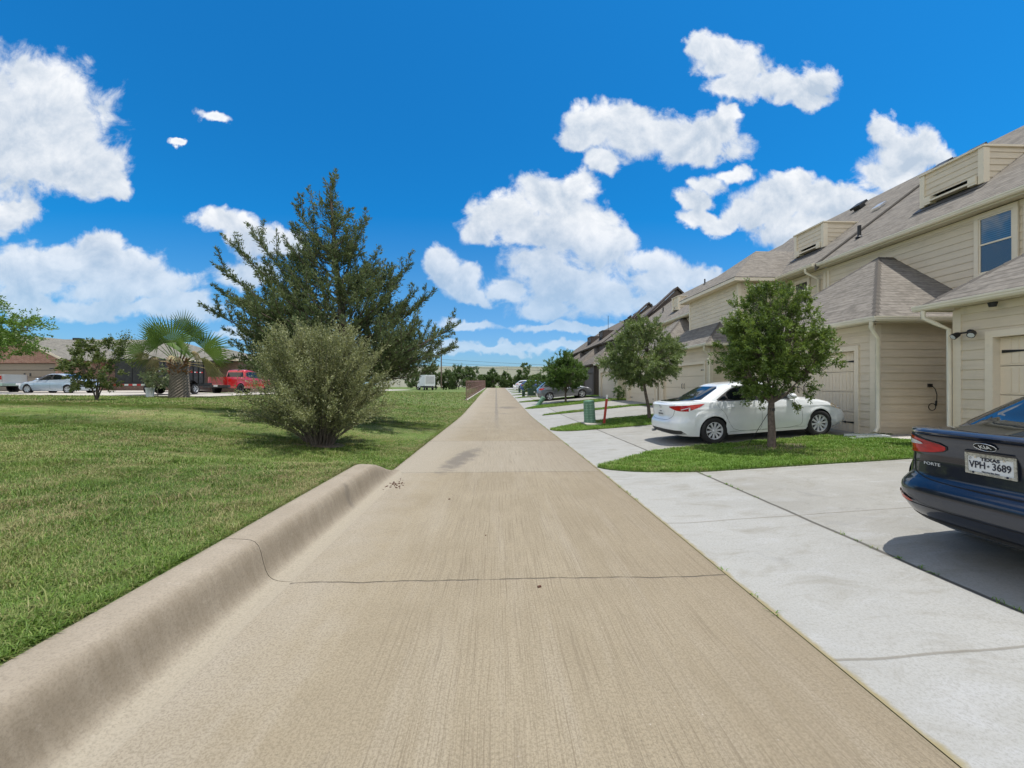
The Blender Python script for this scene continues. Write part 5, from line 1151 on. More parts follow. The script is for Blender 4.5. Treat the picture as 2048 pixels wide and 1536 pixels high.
st2 = [(PXX, .128+.010*(1 if k % 2 == 0 else .42)*math.sin(math.pi*k/5), cz+.040+.010*(1 if k % 2 == 0 else .42)*math.cos(math.pi*k/5)) for k in range(10)]
mb = MB(); mb.tube([Vector(s_) for s_ in st2+[st2[0]]], .0009, 4); mb.build('plate_star', M['ink'], pl)
for yy in (-.09, .09):
    mb = MB(); mb.tube([(PXX, yy, cz+.050), (PXX-.006, yy, cz+.050)], .0065, 8); mb.build('plate_bolt', M['chrome'], pl)
for yy in (-.108, .108):
    mb = MB(); mb.tube([(PXX-.004, yy, cz-.070), (PXX-.007, yy, cz-.070)], .0085, 10); mb.build('plate_stud', M['ink'], pl)
mb = MB(); mb.prism([(px_+.02, -.19, cz+.092), (px_+.02, .19, cz+.092), (px_-.02, .15, cz+.088), (px_-.02, -.15, cz+.088)], (0, 0, .012)); mb.build('plate_lamp_bar', M['navy'], root)
# ---------------------------------------------------------------- other vehicles
def basic_lamps(pr, root, L, zr, zf, w, rl=.14):
    for s in (1, -1):
        wrap_lamp(pr, root, s, w-.10, smooth_poly([(w-.32, zr-.06), (w-.32, zr+.05), (w-.10, zr+.07), (w-.10, zr-.08)], 1), [(-.2, zr-.07), (-.2, zr+.07), (rl+.15, zr+.05), (rl+.05, zr-.05)], M['red'], .008, .05)
        pr.patch('headlight', 'F', smooth_poly([(s*(w-.42), zf-.05), (s*(w-.06), zf), (s*(w-.06), zf+.09), (s*(w-.38), zf+.04)], 1), M['clear'], root, .008, .06)
        pr.patch('headlight', 'L' if s > 0 else 'R', [(L-.55, zf+.03), (L-.45, zf+.10), (L-.12, zf+.06), (L-.12, zf-.02)], M['clear'], root, .008, .06)
# grey crossover
PM = dict(L=4.80, W=1.90, wheels=(.98, 3.80), arch=.40, axle=.365, tyre_r=.365, tyre_w=.235, sill=.26, upsweep=.12, n=5.0,
  rear=[(0, .18), (.2, .04), (.4, .0), (.6, .03), (.8, .08), (1, .16)], front=[(0, 4.6), (.2, 4.78), (.5, 4.80), (.8, 4.72), (1, 4.5)],
  width=[(0, .92), (.15, .97), (.4, 1.0), (.8, .985), (1, .925)], shoulder=[(0, 1.14), (.5, 1.13), (1.5, 1.08), (3.2, 1.03), (3.8, 1.0), (4.4, .88), (4.8, .76)],
  deck=[(0, .0), (.5, .03), (3, .03), (3.8, .07), (4.4, .05), (4.8, 0)],
  cab=dict(rear=[(0, .20), (.3, .36), (.6, .56), (.85, .80), (.94, .98), (1, 1.1)], front=[(0, 3.75), (.3, 3.42), (.6, 3.1), (.85, 2.82), (.94, 2.65), (1, 2.5)], w=[(0, .86), (.3, .81), (.6, .75), (.85, .68), (.94, .62), (1, .5)], roof=[(.2, 1.56), (1, 1.65), (1.8, 1.69), (2.6, 1.67), (3.4, 1.55)], n=5),
  side_glass=[[(.62, 1.22), (.80, 1.42), (1.3, 1.50), (1.34, 1.15)], [(1.42, 1.14), (1.38, 1.51), (2.1, 1.56), (2.2, 1.10)], [(2.28, 1.10), (2.2, 1.555), (2.7, 1.50), (3.25, 1.18), (3.25, 1.08)]],
  glass_frame=[(.50, 1.18), (.78, 1.46), (1.4, 1.545), (2.2, 1.59), (2.8, 1.51), (3.42, 1.10), (3.3, 1.05), (1.3, 1.12)], chrome_belt=[(.6, 1.17), (1.4, 1.115), (3.3, 1.05)],
  rear_glass=[(-.66, 1.22), (-.56, 1.52), (.56, 1.52), (.66, 1.22)], front_glass=[(-.7, 1.12), (-.56, 1.56), (.56, 1.56), (.7, 1.12)],
  seams=[[(1.15, 1.1), (1.35, .8), (1.5, .4), (3.3, .38), (3.35, 1.03)], [(2.24, .4), (2.24, 1.08)]], handles=[(1.6, .96), (2.55, .94)], mirror=(3.1, 1.10), flare=.02)
M['greycar'] = m_carpaint('grey_car_paint', (.16, .17, .185), metal=.6); PM['handle_mat'] = M['chrome']
root, pr, body = sedan(PM, M['greycar'], 'grey crossover parked behind the third tree, only its tail and front wheel showing', 34.6, 3.55, R(3), 'five', cat='crossover')
basic_lamps(pr, root, 4.8, 1.02, .80, .95, .3)
# blue suv and white suv down the alley
PS = dict(PM); M['bluecar'] = m_carpaint('bright_blue_paint', (.01, .05, .22), metal=.4); PS['handle_mat'] = M['bluecar']
root, pr, body = sedan(PS, M['bluecar'], 'bright blue sport utility car far down the row of driveways', 59.5, 3.55, R(2), 'five', cat='suv'); basic_lamps(pr, root, 4.8, 1.02, .80, .95, .3)
PS2 = dict(PM); M['whitecar2'] = m_carpaint('plain_white_paint', (.62, .64, .66), metal=0); PS2['handle_mat'] = M['whitecar2']
root, pr, body = sedan(PS2, M['whitecar2'], 'white car parked beyond the bright blue one, farthest along the driveways', 72.5, 3.45, R(2), 'five', cat='suv'); basic_lamps(pr, root, 4.8, 1.02, .80, .95, .3)
# silver sedan on the street, nose to the left
PC = dict(L=4.5, W=1.76, wheels=(.90, 3.60), arch=.345, axle=.315, tyre_r=.315, sill=.20, n=5.2,
  rear=[(0, .14), (.2, .03), (.45, .0), (.7, .05), (1, .10)], front=[(0, 4.30), (.2, 4.46), (.5, 4.5), (.8, 4.42), (1, 4.2)], width=[(0, .93), (.3, .99), (.6, 1.0), (.85, .975), (1, .93)],
  shoulder=[(0, .98), (.4, 1.01), (1.2, .97), (2.4, .92), (3.3, .88), (3.9, .78), (4.5, .62)], deck=[(0, 0), (.4, .04), (2, .03), (3.4, .05), (4, .06), (4.4, 0)],
  cab=dict(rear=[(0, .45), (.3, .75), (.6, 1.08), (.85, 1.38), (.94, 1.55), (1, 1.7)], front=[(0, 3.72), (.3, 3.32), (.6, 2.95), (.85, 2.6), (.94, 2.42), (1, 2.3)], w=[(0, .80), (.3, .75), (.6, .69), (.85, .62), (.94, .56), (1, .5)], roof=[(.6, 1.34), (1.3, 1.40), (1.9, 1.435), (2.5, 1.42), (3.2, 1.34)], n=4.6),
  side_glass=[[(1.0, 1.04), (1.3, 1.22), (1.75, 1.33), (1.98, 1.335), (2.02, .985)], [(2.10, .98), (2.06, 1.335), (2.4, 1.315), (2.85, 1.16), (3.2, .99), (3.1, .94)]],
  glass_frame=[(.9, 1.02), (1.3, 1.25), (1.8, 1.355), (2.4, 1.34), (2.9, 1.16), (3.35, .96), (3.1, .92), (2, .96)],
  rear_glass=[(-.6, 1.05), (-.48, 1.33), (.48, 1.33), (.6, 1.05)], front_glass=[(-.68, .96), (-.5, 1.33), (.5, 1.33), (.68, .96)],
  seams=[[(1.0, .98), (1.2, .6), (1.35, .27), (3.1, .27), (3.15, .88)], [(2.06, .27), (2.06, .95)]], handles=[(1.3, .83), (2.3, .80)], mirror=(2.85, .96))
M['silvercar'] = m_carpaint('ice_silver_paint', (.42, .50, .60), metal=.45); PC['handle_mat'] = M['silvercar']
root, pr, body = sedan(PC, M['silvercar'], 'pale silver sedan at the street kerb in front of the brick garage', 30.0, -29.0, math.pi, 'hub', cat='sedan')
basic_lamps(pr, root, 4.5, .86, .66, .86)
pr.patch('front_grille', 'F', [(-.5, .32), (-.5, .42), (.5, .42), (.5, .32)], M['bplastic'], root, .006, .06)
# pickups
def pickup(paint, label, y, rx, yaw, far=False, style='truck', L=5.85, H=1.92, tint='carglass'):
    P = dict(L=L, W=2.03, wheels=(1.25, L-.95), arch=.47, axle=.42, tyre_r=.415, tyre_w=.27, sill=.46, upsweep=.1, n=7.5,
      rear=[(0, .10), (.12, .05), (.2, .02), (.3, .04), (1, .05)], front=[(0, L-.2), (.3, L), (.8, L-.02), (1, L-.15)], width=[(0, .95), (.2, .99), (.5, 1.0), (.85, .985), (1, .95)],
      shoulder=[(0, 1.36), (1.9, 1.34), (2.2, 1.30), (4.0, 1.27), (4.6, 1.25), (5.4, 1.20), (L, 1.08)], deck=[(0, -.01), (2, 0), (4, .02), (4.7, .06), (5.6, .03), (L, 0)],
      cab=dict(rear=[(0, 2.05), (.3, 2.08), (.6, 2.12), (.85, 2.18), (.94, 2.26), (1, 2.4)], front=[(0, 4.55), (.3, 4.35), (.6, 4.12), (.85, 3.88), (.94, 3.7), (1, 3.6)], w=[(0, .93), (.3, .89), (.6, .84), (.85, .78), (.94, .72), (1, .6)], roof=[(2, H-.04), (2.8, H), (3.5, H), (4.2, H-.08)], n=7, base_r=0, base_f=.02),
      side_glass=[[(2.30, 1.42), (2.34, 1.80), (3.0, 1.83), (3.02, 1.38)], [(3.12, 1.37), (3.10, 1.83), (3.65, 1.81), (4.15, 1.45), (4.15, 1.34)]],
      glass_frame=[(2.2, 1.36), (2.24, 1.85), (3.7, 1.86), (4.4, 1.36), (4.2, 1.31)],
      rear_glass=[(-.68, 1.42), (-.62, 1.80), (.62, 1.80), (.68, 1.42)], front_glass=[(-.78, 1.40), (-.66, 1.84), (.66, 1.84), (.78, 1.40)],
      seams=[[(2.0, 1.32), (2.0, .5)], [(3.06, .5), (3.06, 1.33)], [(4.3, .6), (4.3, 1.25)], [(2.0, .58), (4.3, .58)]], handles=[(2.3, 1.15), (3.35, 1.14)], mirror=(4.05, 1.38), crease=.014, flare=.03, handle_mat=paint)
    root, pr, body = sedan(P, paint, label, y, rx, yaw, style, cat='pickup truck')
    for s, sd in ((1, 'L'), (-1, 'R')):
        pr.patch('tail_light', 'B', [(s*.80, .98), (s*.80, 1.26), (s*.92, 1.26), (s*.92, .98)], M['red'], root, .01, .06); pr.patch('bed_liner', 'T', [(.12, s*.8), (1.98, s*.8), (1.98, 0), (.12, 0)], M['under'], root, .004, .3)
        pr.patch('headlight', 'F', [(s*.55, .92), (s*.55, 1.1), (s*.95, 1.1), (s*.95, .92)], M['clear'], root, .01, .1)
    pr.seam('tailgate_seam', 'B', [(-.78, 1.34), (-.78, .78), (.78, .78), (.78, 1.34)], M['under'], root, .006)
    mb = MB(); mb.box(-.13, .12, -.98, .98, .52, .72); mb.build('rear_bumper', M['bplastic'] if style == 'truck' else M['chrome'], root)
    mb = MB(); mb.box(-.14, -.13, -.16, .16, .58, .72); mb.build('number_plate', M['plate'], root)
    return root
M['redcar'] = m_carpaint('bright_red_paint', (.38, .003, .005), metal=.1, rough=.3, dust=.05); M['tancar'] = m_carpaint('old_silver_paint', (.36, .36, .34), metal=.4, rough=.4)
pickup(M['redcar'], 'bright red pickup truck coupled to the black trailer on the street', 32.3, -21.9, R(88), H=2.05)
pickup(M['tancar'], 'old silver pickup truck cut by the left picture edge', 31.0, -35.4, R(180), style='truckl', H=1.85)
# black tall sided dump trailer with red and white tape
yaw = R(88); t = thing('dump_trailer', (-22.25, 25.4, float(ST(-22, 26))), 'black high sided trailer with red and white reflective tape behind the palm', 'trailer', rz=yaw)
M['mesh'] = mat_plain('scuffed_black_panel', (.03, .03, .032), .7, var=.6, vscale=5); M['tapew'] = mat_plain('white_tape', (.7, .7, .7), .4); M['taper'] = mat_plain('red_tape', (.55, .02, .02), .4)
mb = MB(); mb.box(0, 5.2, -1.02, 1.02, .62, .78); mb.box(5.2, 6.2, -.08, .08, .55, .68); mb.build('frame', M['black'], t)
for s in (-1, 1):
    mb = MB(); mb.box(.02, 4.4, s*1.03-.02, s*1.03+.02, .78, 2.28); sd = mb.build('side_panel', M['mesh'], t)
    for k in range(10):
        mb = MB(); x = .05+k*.47; mb.box(x, x+.07, s*1.055, s*1.10, .7, 2.32); mb.build('stake', M['black'], sd)
    for k in range(9):
        mb = MB(); x = .15+k*.47; mb.box(x, x+.17, s*1.051, s*1.053, 1.48, 1.55); mb.build('reflective_tape', M['tapew'], sd)
        mb = MB(); mb.box(x+.17, x+.34, s*1.051, s*1.053, 1.48, 1.55); mb.build('reflective_tape', M['taper'], sd)
    mb = MB(); rows = [[(2.9+.52*math.cos(a), y_, .44+.50*math.sin(a)) for a in np.linspace(.25, 2.9, 12)] for y_ in (s*1.08, s*1.36)]; mb.grid(rows, flip=(s > 0)); mb.grid([[(p[0], p[1], p[2]-.02) for p in r] for r in rows], flip=(s < 0)); mb.build('mudguard', M['black'], t)
    for x in (2.5, 3.3): wheel(t, x, s*1.2, .36, .36, .22, 'truckl', s)
mb = MB(); mb.box(4.38, 4.42, -1.0, 1.0, .78, 2.2); mb.build('front_panel', M['mesh'], t)
for s in (-1, 1):
    mb = MB(); mb.box(-.0, .04, min(0.02*s, s*1.0), max(.02*s, s*1.0), .80, 2.2); mb.build('rear_gate', M['mesh'], t)
mb = MB(); mb.box(-.25, 0, -1.05, 1.05, .56, .72); rb = mb.build('rear_bumper', M['black'], t)
for k in range(8):
    mb = MB(); y0 = -1.0+k*.25; mb.box(-.258, -.251, y0, y0+.24, .58, .68); mb.build('reflective_tape', M['taper'] if k % 2 else M['tapew'], rb)
# box truck far off
t = thing('box_truck', (-14.4, 88, g1(-14.4, 88)+.02), 'small white box truck on the far street left of the fence', 'box truck', rz=R(117))
M['tbox'] = mat_plain('truck_box_white', (.62, .64, .66), .5, var=.06)
mb = MB(); mb.box(0, 4.2, -1.15, 1.15, .95, 3.35); bx_ = mb.build('cargo_box', M['tbox'], t)
mb = MB(); mb.box(-.02, -.005, -.95, .95, 1.5, 3.1); mb.build('roller_door', M['steel'], bx_)
mb = MB(); mb.box(-.1, 6.2, -.5, .5, .6, .9); mb.build('chassis', M['under'], t)
mb = MB(); mb.prism([(4.35, -1, .6), (6.3, -1, .6), (6.3, -1, 1.35), (5.7, -1, 1.5), (5.3, -1, 2.2), (4.35, -1, 2.25)], (0, 2, 0)); cb = mb.build('cab', M['tbox'], t)
mb = MB(); mb.prism([(4.6, -1.01, 1.55), (5.5, -1.01, 1.55), (5.2, -1.01, 2.1), (4.6, -1.01, 2.1)], (0, 2.02, 0)); mb.build('cab_window', M['carglass'], cb)
mb = MB(); mb.box(-.12, -.02, -1.1, 1.1, .55, .75); mb.build('rear_bumper', M['bplastic'], t)
for x in (1.2, 5.3):
    for s in (-1, 1): wheel(t, x, s*.95, .42, .42, .26, 'truckl', s)
# ---------------------------------------------------------------- vegetation
def unit_v(v): return v/np.maximum(np.linalg.norm(v, axis=-1, keepdims=True), 1e-9)
def leaf_mesh(P, D, ln, wd, r, fold=.25):
    """one folded diamond leaf at each P, pointing along D"""
    n = len(P); D = unit_v(D); rv = unit_v(r.normal(size=(n, 3))); S = unit_v(np.cross(D, rv)); N = np.cross(S, D)
    L = (ln*(.65+.7*r.rand(n)))[:, None]; W = (wd*(.7+.6*r.rand(n)))[:, None]
    V = np.empty((n, 4, 3)); V[:, 0] = P; V[:, 1] = P+D*L*.5+S*W*.5+N*W*fold; V[:, 2] = P+D*L; V[:, 3] = P+D*L*.5-S*W*.5+N*W*fold
    b = (np.arange(n)*4)[:, None, None]; F = (b+np.array([[0,1,2],[0,2,3]])[None]).reshape(-1, 3)
    return V.reshape(-1, 3), F
def bark_tree(name_root, limbs, mat, parent, name='trunk'):
    mb = MB()
    for path, r in limbs: mb.tube(path, r, 7 if r[0] < .06 else 10)
    return mb.build(name, mat, parent)
M['oakleaf'] = m_leaf('oak_leaves', [(.03, .065, .012), (.065, .12, .022), (.11, .175, .034), (.19, .26, .055)], .28, .38, 1.5)
M['oakleaf2'] = m_leaf('pale_oak_leaves', [(.05, .08, .026), (.09, .135, .042), (.14, .195, .06), (.20, .26, .09)], .28, .45, 1.2)
M['oakleaf3'] = m_leaf('dense_oak_leaves', [(.035, .075, .014), (.07, .135, .026), (.12, .20, .04)], .28, .45, .8)
M['junleaf'] = m_leaf('juniper_foliage', [(.03, .055, .025), (.065, .105, .045), (.11, .155, .065), (.16, .19, .085)], .18, .7, 1.0, .2)
M['shrubleaf'] = m_leaf('olive_shrub_leaves', [(.035, .048, .018), (.075, .098, .036), (.14, .165, .06), (.36, .37, .18)], .22, .5, 1.6)
M['palmleaf'] = m_leaf('palm_fan', [(.045, .09, .018), (.08, .145, .03), (.13, .20, .05)], .3, .65, .8, .25); M['palmdry'] = m_leaf('dry_palm_fan', [(.20, .14, .07), (.32, .25, .13), (.42, .35, .2)], .15, .7, .8)
M['palmhalf'] = m_leaf('yellowing_palm_fan', [(.10, .12, .04), (.16, .16, .06), (.25, .22, .10)], .2, .6, .8)
M['brightleaf'] = m_leaf('bright_leaves', [(.05, .10, .015), (.09, .17, .025), (.15, .25, .04)], .3, .45, .8)
M['myrtle'] = m_leaf('myrtle_leaves', [(.03, .055, .014), (.06, .10, .025), (.11, .15, .04), (.18, .21, .06)], .25, .45, 1.0)
M['paleleaf'] = m_leaf('pale_young_leaves', [(.08, .11, .05), (.18, .22, .11), (.36, .40, .22)], .25, .5, 1.0)
M['farleaf'] = m_leaf('distant_foliage', [(.04, .075, .02), (.07, .12, .032), (.11, .165, .05)], .2, .6, .25)
M['twig'] = mat_plain('grey_twigs', (.13, .11, .09), .9, var=.3, vscale=10)
def round_tree(loc, label, H, trunk_h, rad, seed, leafmat, nleaf, ls, lw, cat='tree', name='oak_tree', lean=(0, 0), zc=None, rz_=None, trunk_r=.09, clumps=170, group=None, flat=.0, spikes=8, shape=None, squash=1.0, sparse=.0, bark='bark'):
    """trunk with limbs, crown of leafy twigs inside an uneven envelope"""
    r = np.random.RandomState(seed); x0, y0, z0 = loc; t = thing(name, loc, label, cat, group); fk = Vector((lean[0], lean[1], trunk_h)); zc = zc or (trunk_h+H)/2+.1; rz_ = rz_ or (H-zc)
    ph = r.rand(6)*6.28
    def env(d):
        a = math.atan2(d[1], d[0]); k = 1+.10*math.sin(2*a+ph[0])+.08*math.sin(3*a+ph[1]+d[2]*2)+.07*math.sin(5*a+ph[2]+d[2]*4)+.06*math.sin(7*d[2]+ph[3])
        return k
    limbs = [([(0, 0, -.08), (lean[0]*.25+.01, lean[1]*.3, trunk_h*.35), (lean[0]*.7-.01, lean[1]*.7, trunk_h*.75), tuple(fk)], [trunk_r*1.25, trunk_r, trunk_r*.88, trunk_r*.8])]
    nodes = []
    nl = 9
    for k in range(nl):
        a = k*2.399+r.rand(); el = .35+1.1*r.rand(); L = rad*(.55+.25*r.rand()); d = Vector((math.cos(a)*math.cos(el), math.sin(a)*math.cos(el), math.sin(el)*1.15)); p = [fk.copy()]
        for j in range(5):
            d = (d+Vector(r.normal(0, .14, 3))+Vector((0, 0, .05))).normalized(); p.append(p[-1]+d*L/4); nodes.append(p[-1])
        limbs.append((p, [trunk_r*.5, trunk_r*.38, trunk_r*.28, trunk_r*.2, trunk_r*.13, trunk_r*.08]))
    cp = []; c0 = Vector((lean[0]*1.0, lean[1], zc)); NN = np.array([tuple(q) for q in nodes])
    for k in range(clumps):
        d = unit_v(r.normal(size=3)); e = env(d); rr = (.30+.70*r.rand()**.42)*e
        q = np.array([d[0]*rad*rr, d[1]*rad*rr, d[2]*rz_*rr*squash if d[2] > 0 else d[2]*(zc-trunk_h)*rr*(1-flat)])+np.array(c0)
        cp.append((q, d))
    for k in range(spikes):
        a = r.rand()*6.28; q = np.array([math.cos(a)*rad*.45*r.rand(), math.sin(a)*rad*.45*r.rand(), rz_*(.98+.14*r.rand())])+np.array(c0); cp.append((q, np.array([0, 0, 1.])))
    PP, DD = [], []; per = nleaf//len(cp)
    tw = MB()
    for q, d in cp:
        j = np.argmin(((NN-q)**2).sum(1)); s = NN[j]; mid = (s+q)/2+r.normal(0, .04*rad, 3)
        tw.tube([tuple(s), tuple(mid), tuple(q)], [trunk_r*.13, trunk_r*.08, trunk_r*.035], 4, cap=False)
        ax = unit_v(q-s+d*.4*rad+np.array([0, 0, .15*rad])); cs = rad*(.13+.14*r.rand())*(1-sparse*.3)
        for m in range(5):
            td = unit_v(ax+r.normal(0, .55, 3)); tl = cs*(.8+.8*r.rand()); n = max(3, per//5); tt = r.rand(n)**.7
            base = q-ax*cs*.3; P = base+td*tl*tt[:, None]+r.normal(0, ls*.25, (n, 3)); PP.append(P); DD.append(td+r.normal(0, .75, (n, 3)))
    mbw = MB()
    for path, rr in limbs: mbw.tube(path, rr, 9)
    tk = mbw.build('trunk', M[bark], t)
    tw.build('twigs', M[bark], t)
    V, F = leaf_mesh(np.concatenate(PP), np.concatenate(DD), ls, lw, r); o = fast_mesh('crown', V, F, leafmat, t)
    return t
def gl(x, y, dz=0): return (x, y, g1(x, y)+dz)
t1 = round_tree(gl(6.0, 8.49), 'young round oak tied with two guy wires on the nearest grass island', 3.45, 1.0, .93, 3, M['oakleaf'], 66000, .056, .022, zc=2.2, rz_=1.14, trunk_r=.076, clumps=360, flat=.05, spikes=14, group='oaks on the driveway islands')
for a, b in (((-.03, -.02, .86), (-.40, .22, .0)), ((.03, .02, .84), (.47, .55, .02))):
    mb = MB(); mb.tube([a, b], .006, 5); mb.build('guy_wire', M['black'], t1)
mb = MB(); mb.tube([(0, 0, .82), (0, 0, .88)], .068, 10); mb.build('tie_strap', M['black'], t1)
round_tree(gl(6.08, 15.6), 'loose pale green oak with a leaning dark trunk, second along the driveways', 3.75, 1.35, 1.55, 8, M['oakleaf2'], 62000, .075, .028, zc=2.35, rz_=1.35, trunk_r=.065, clumps=230, flat=.05, spikes=8, lean=(-.22, 0), squash=1, group='oaks on the driveway islands')
round_tree(gl(5.37, 30.7), 'dense dark green oak in front of the grey crossover, third along the driveways', 3.6, .75, 1.55, 14, M['oakleaf3'], 42000, .10, .05, zc=2.0, rz_=1.5, trunk_r=.08, clumps=240, flat=.25, spikes=6, group='oaks on the driveway islands')
round_tree(gl(4.7, 49.5), 'low bushy young tree beside the bright blue car', 2.0, .2, 1.25, 15, M['oakleaf3'], 6000, .14, .07, zc=1.05, rz_=1.0, trunk_r=.05, clumps=80, name='bushy_tree')
# left side
round_tree(gl(-33.2, 26.5), 'bright green leafy tree entering at the left picture edge', 5.9, 2.6, 3.0, 21, M['brightleaf'], 26000, .15, .075, zc=4.1, rz_=1.75, trunk_r=.14, clumps=220, name='leafy_tree')
t = round_tree(gl(-18.5, 19.3), 'sparse multi stemmed myrtle standing on the lawn in front of the trailer', 2.7, .55, 1.10, 24, M['myrtle'], 12000, .085, .045, zc=1.65, rz_=1.0, trunk_r=.035, clumps=85, name='myrtle_tree', spikes=4, cat='small tree')
mb = MB(); r_ = np.random.RandomState(3)
for k in range(7):
    a = r_.rand()*6.28; mb.tube([(0, 0, -.05), (.12*math.cos(a), .12*math.sin(a), .4), (.42*math.cos(a), .42*math.sin(a), 1.2), (.7*math.cos(a), .7*math.sin(a), 1.9)], [.032, .026, .018, .01], 6)
mb.tube([(.3, 0, 1.2), (.8, 0, 2.0), (1.25, .05, 2.75), (1.4, .1, 3.1)], [.02, .015, .011, .006], 6); mb.build('stems', M['bark'], t)
P = np.array([(.8+.55*k, .05, 2.0+1.05*k) for k in r_.rand(900)])+r_.normal(0, .13, (900, 3)); V, F = leaf_mesh(P, r_.normal(size=(900, 3)), .075, .04, r_); fast_mesh('branch_foliage', V, F, M['myrtle'], t)
round_tree(gl(-19.2, 23.5), 'thin young tree with pale creamy leaves beside the white bucket', 1.65, .6, .72, 27, M['paleleaf'], 1500, .12, .06, zc=1.05, rz_=.55, trunk_r=.022, clumps=45, name='young_tree', spikes=2, bark='twig', cat='small tree')
round_tree(gl(-26, 52), 'round green tree rising behind the red pickup truck', 5.6, 1.6, 2.9, 31, M['brightleaf'], 9000, .28, .15, trunk_r=.15, clumps=120, name='leafy_tree')
# far hedge line: each bush on its own
FAR = [(-15.3, 98, 5.2, 3.1), (-11.6, 99, 3.9, 2.6), (-9.0, 97, 5.0, 3.6), (-5.6, 98, 4.6, 3.0), (-2.9, 100, 3.0, 2.2), (-.6, 99, 4.2, 2.3), (2.2, 98, 3.6, 2.2), (4.6, 99, 2.6, 2.2), (7.0, 98, 5.6, 2.3), (10.4, 99, 3.2, 2.4), (13.4, 98, 2.6, 2.4), (-19.5, 99, 3.6, 3.0)]
LAB = ['tall bush behind the utility pole at the far end', 'rounded bush left of the fence top far away', 'broad tall bush directly behind the fence', 'bushy green clump over the near end of the fence', 'low bush where the fence meets the alley end', 'upright bush standing at the very end of the alley', 'small bush right of the alley end', 'low dark bush before the white car', 'pointed tree rising over the white car against the warehouse', 'bush behind the bright blue car', 'bush half hidden by the third oak, far off', 'bush behind the white box truck']
for k, ((x, y, h, rr), lb) in enumerate(zip(FAR, LAB)):
    round_tree((x, y, .7), lb, h, .3, rr*.85, 40+k, M['farleaf'], 4500, .34, .20, zc=h*.5, rz_=h*.5, trunk_r=.1, clumps=60, name='bush' if k != 8 else 'pointed_tree', cat='bush' if k != 8 else 'tree', group='bushes across the far end', spikes=3, squash=1.0)

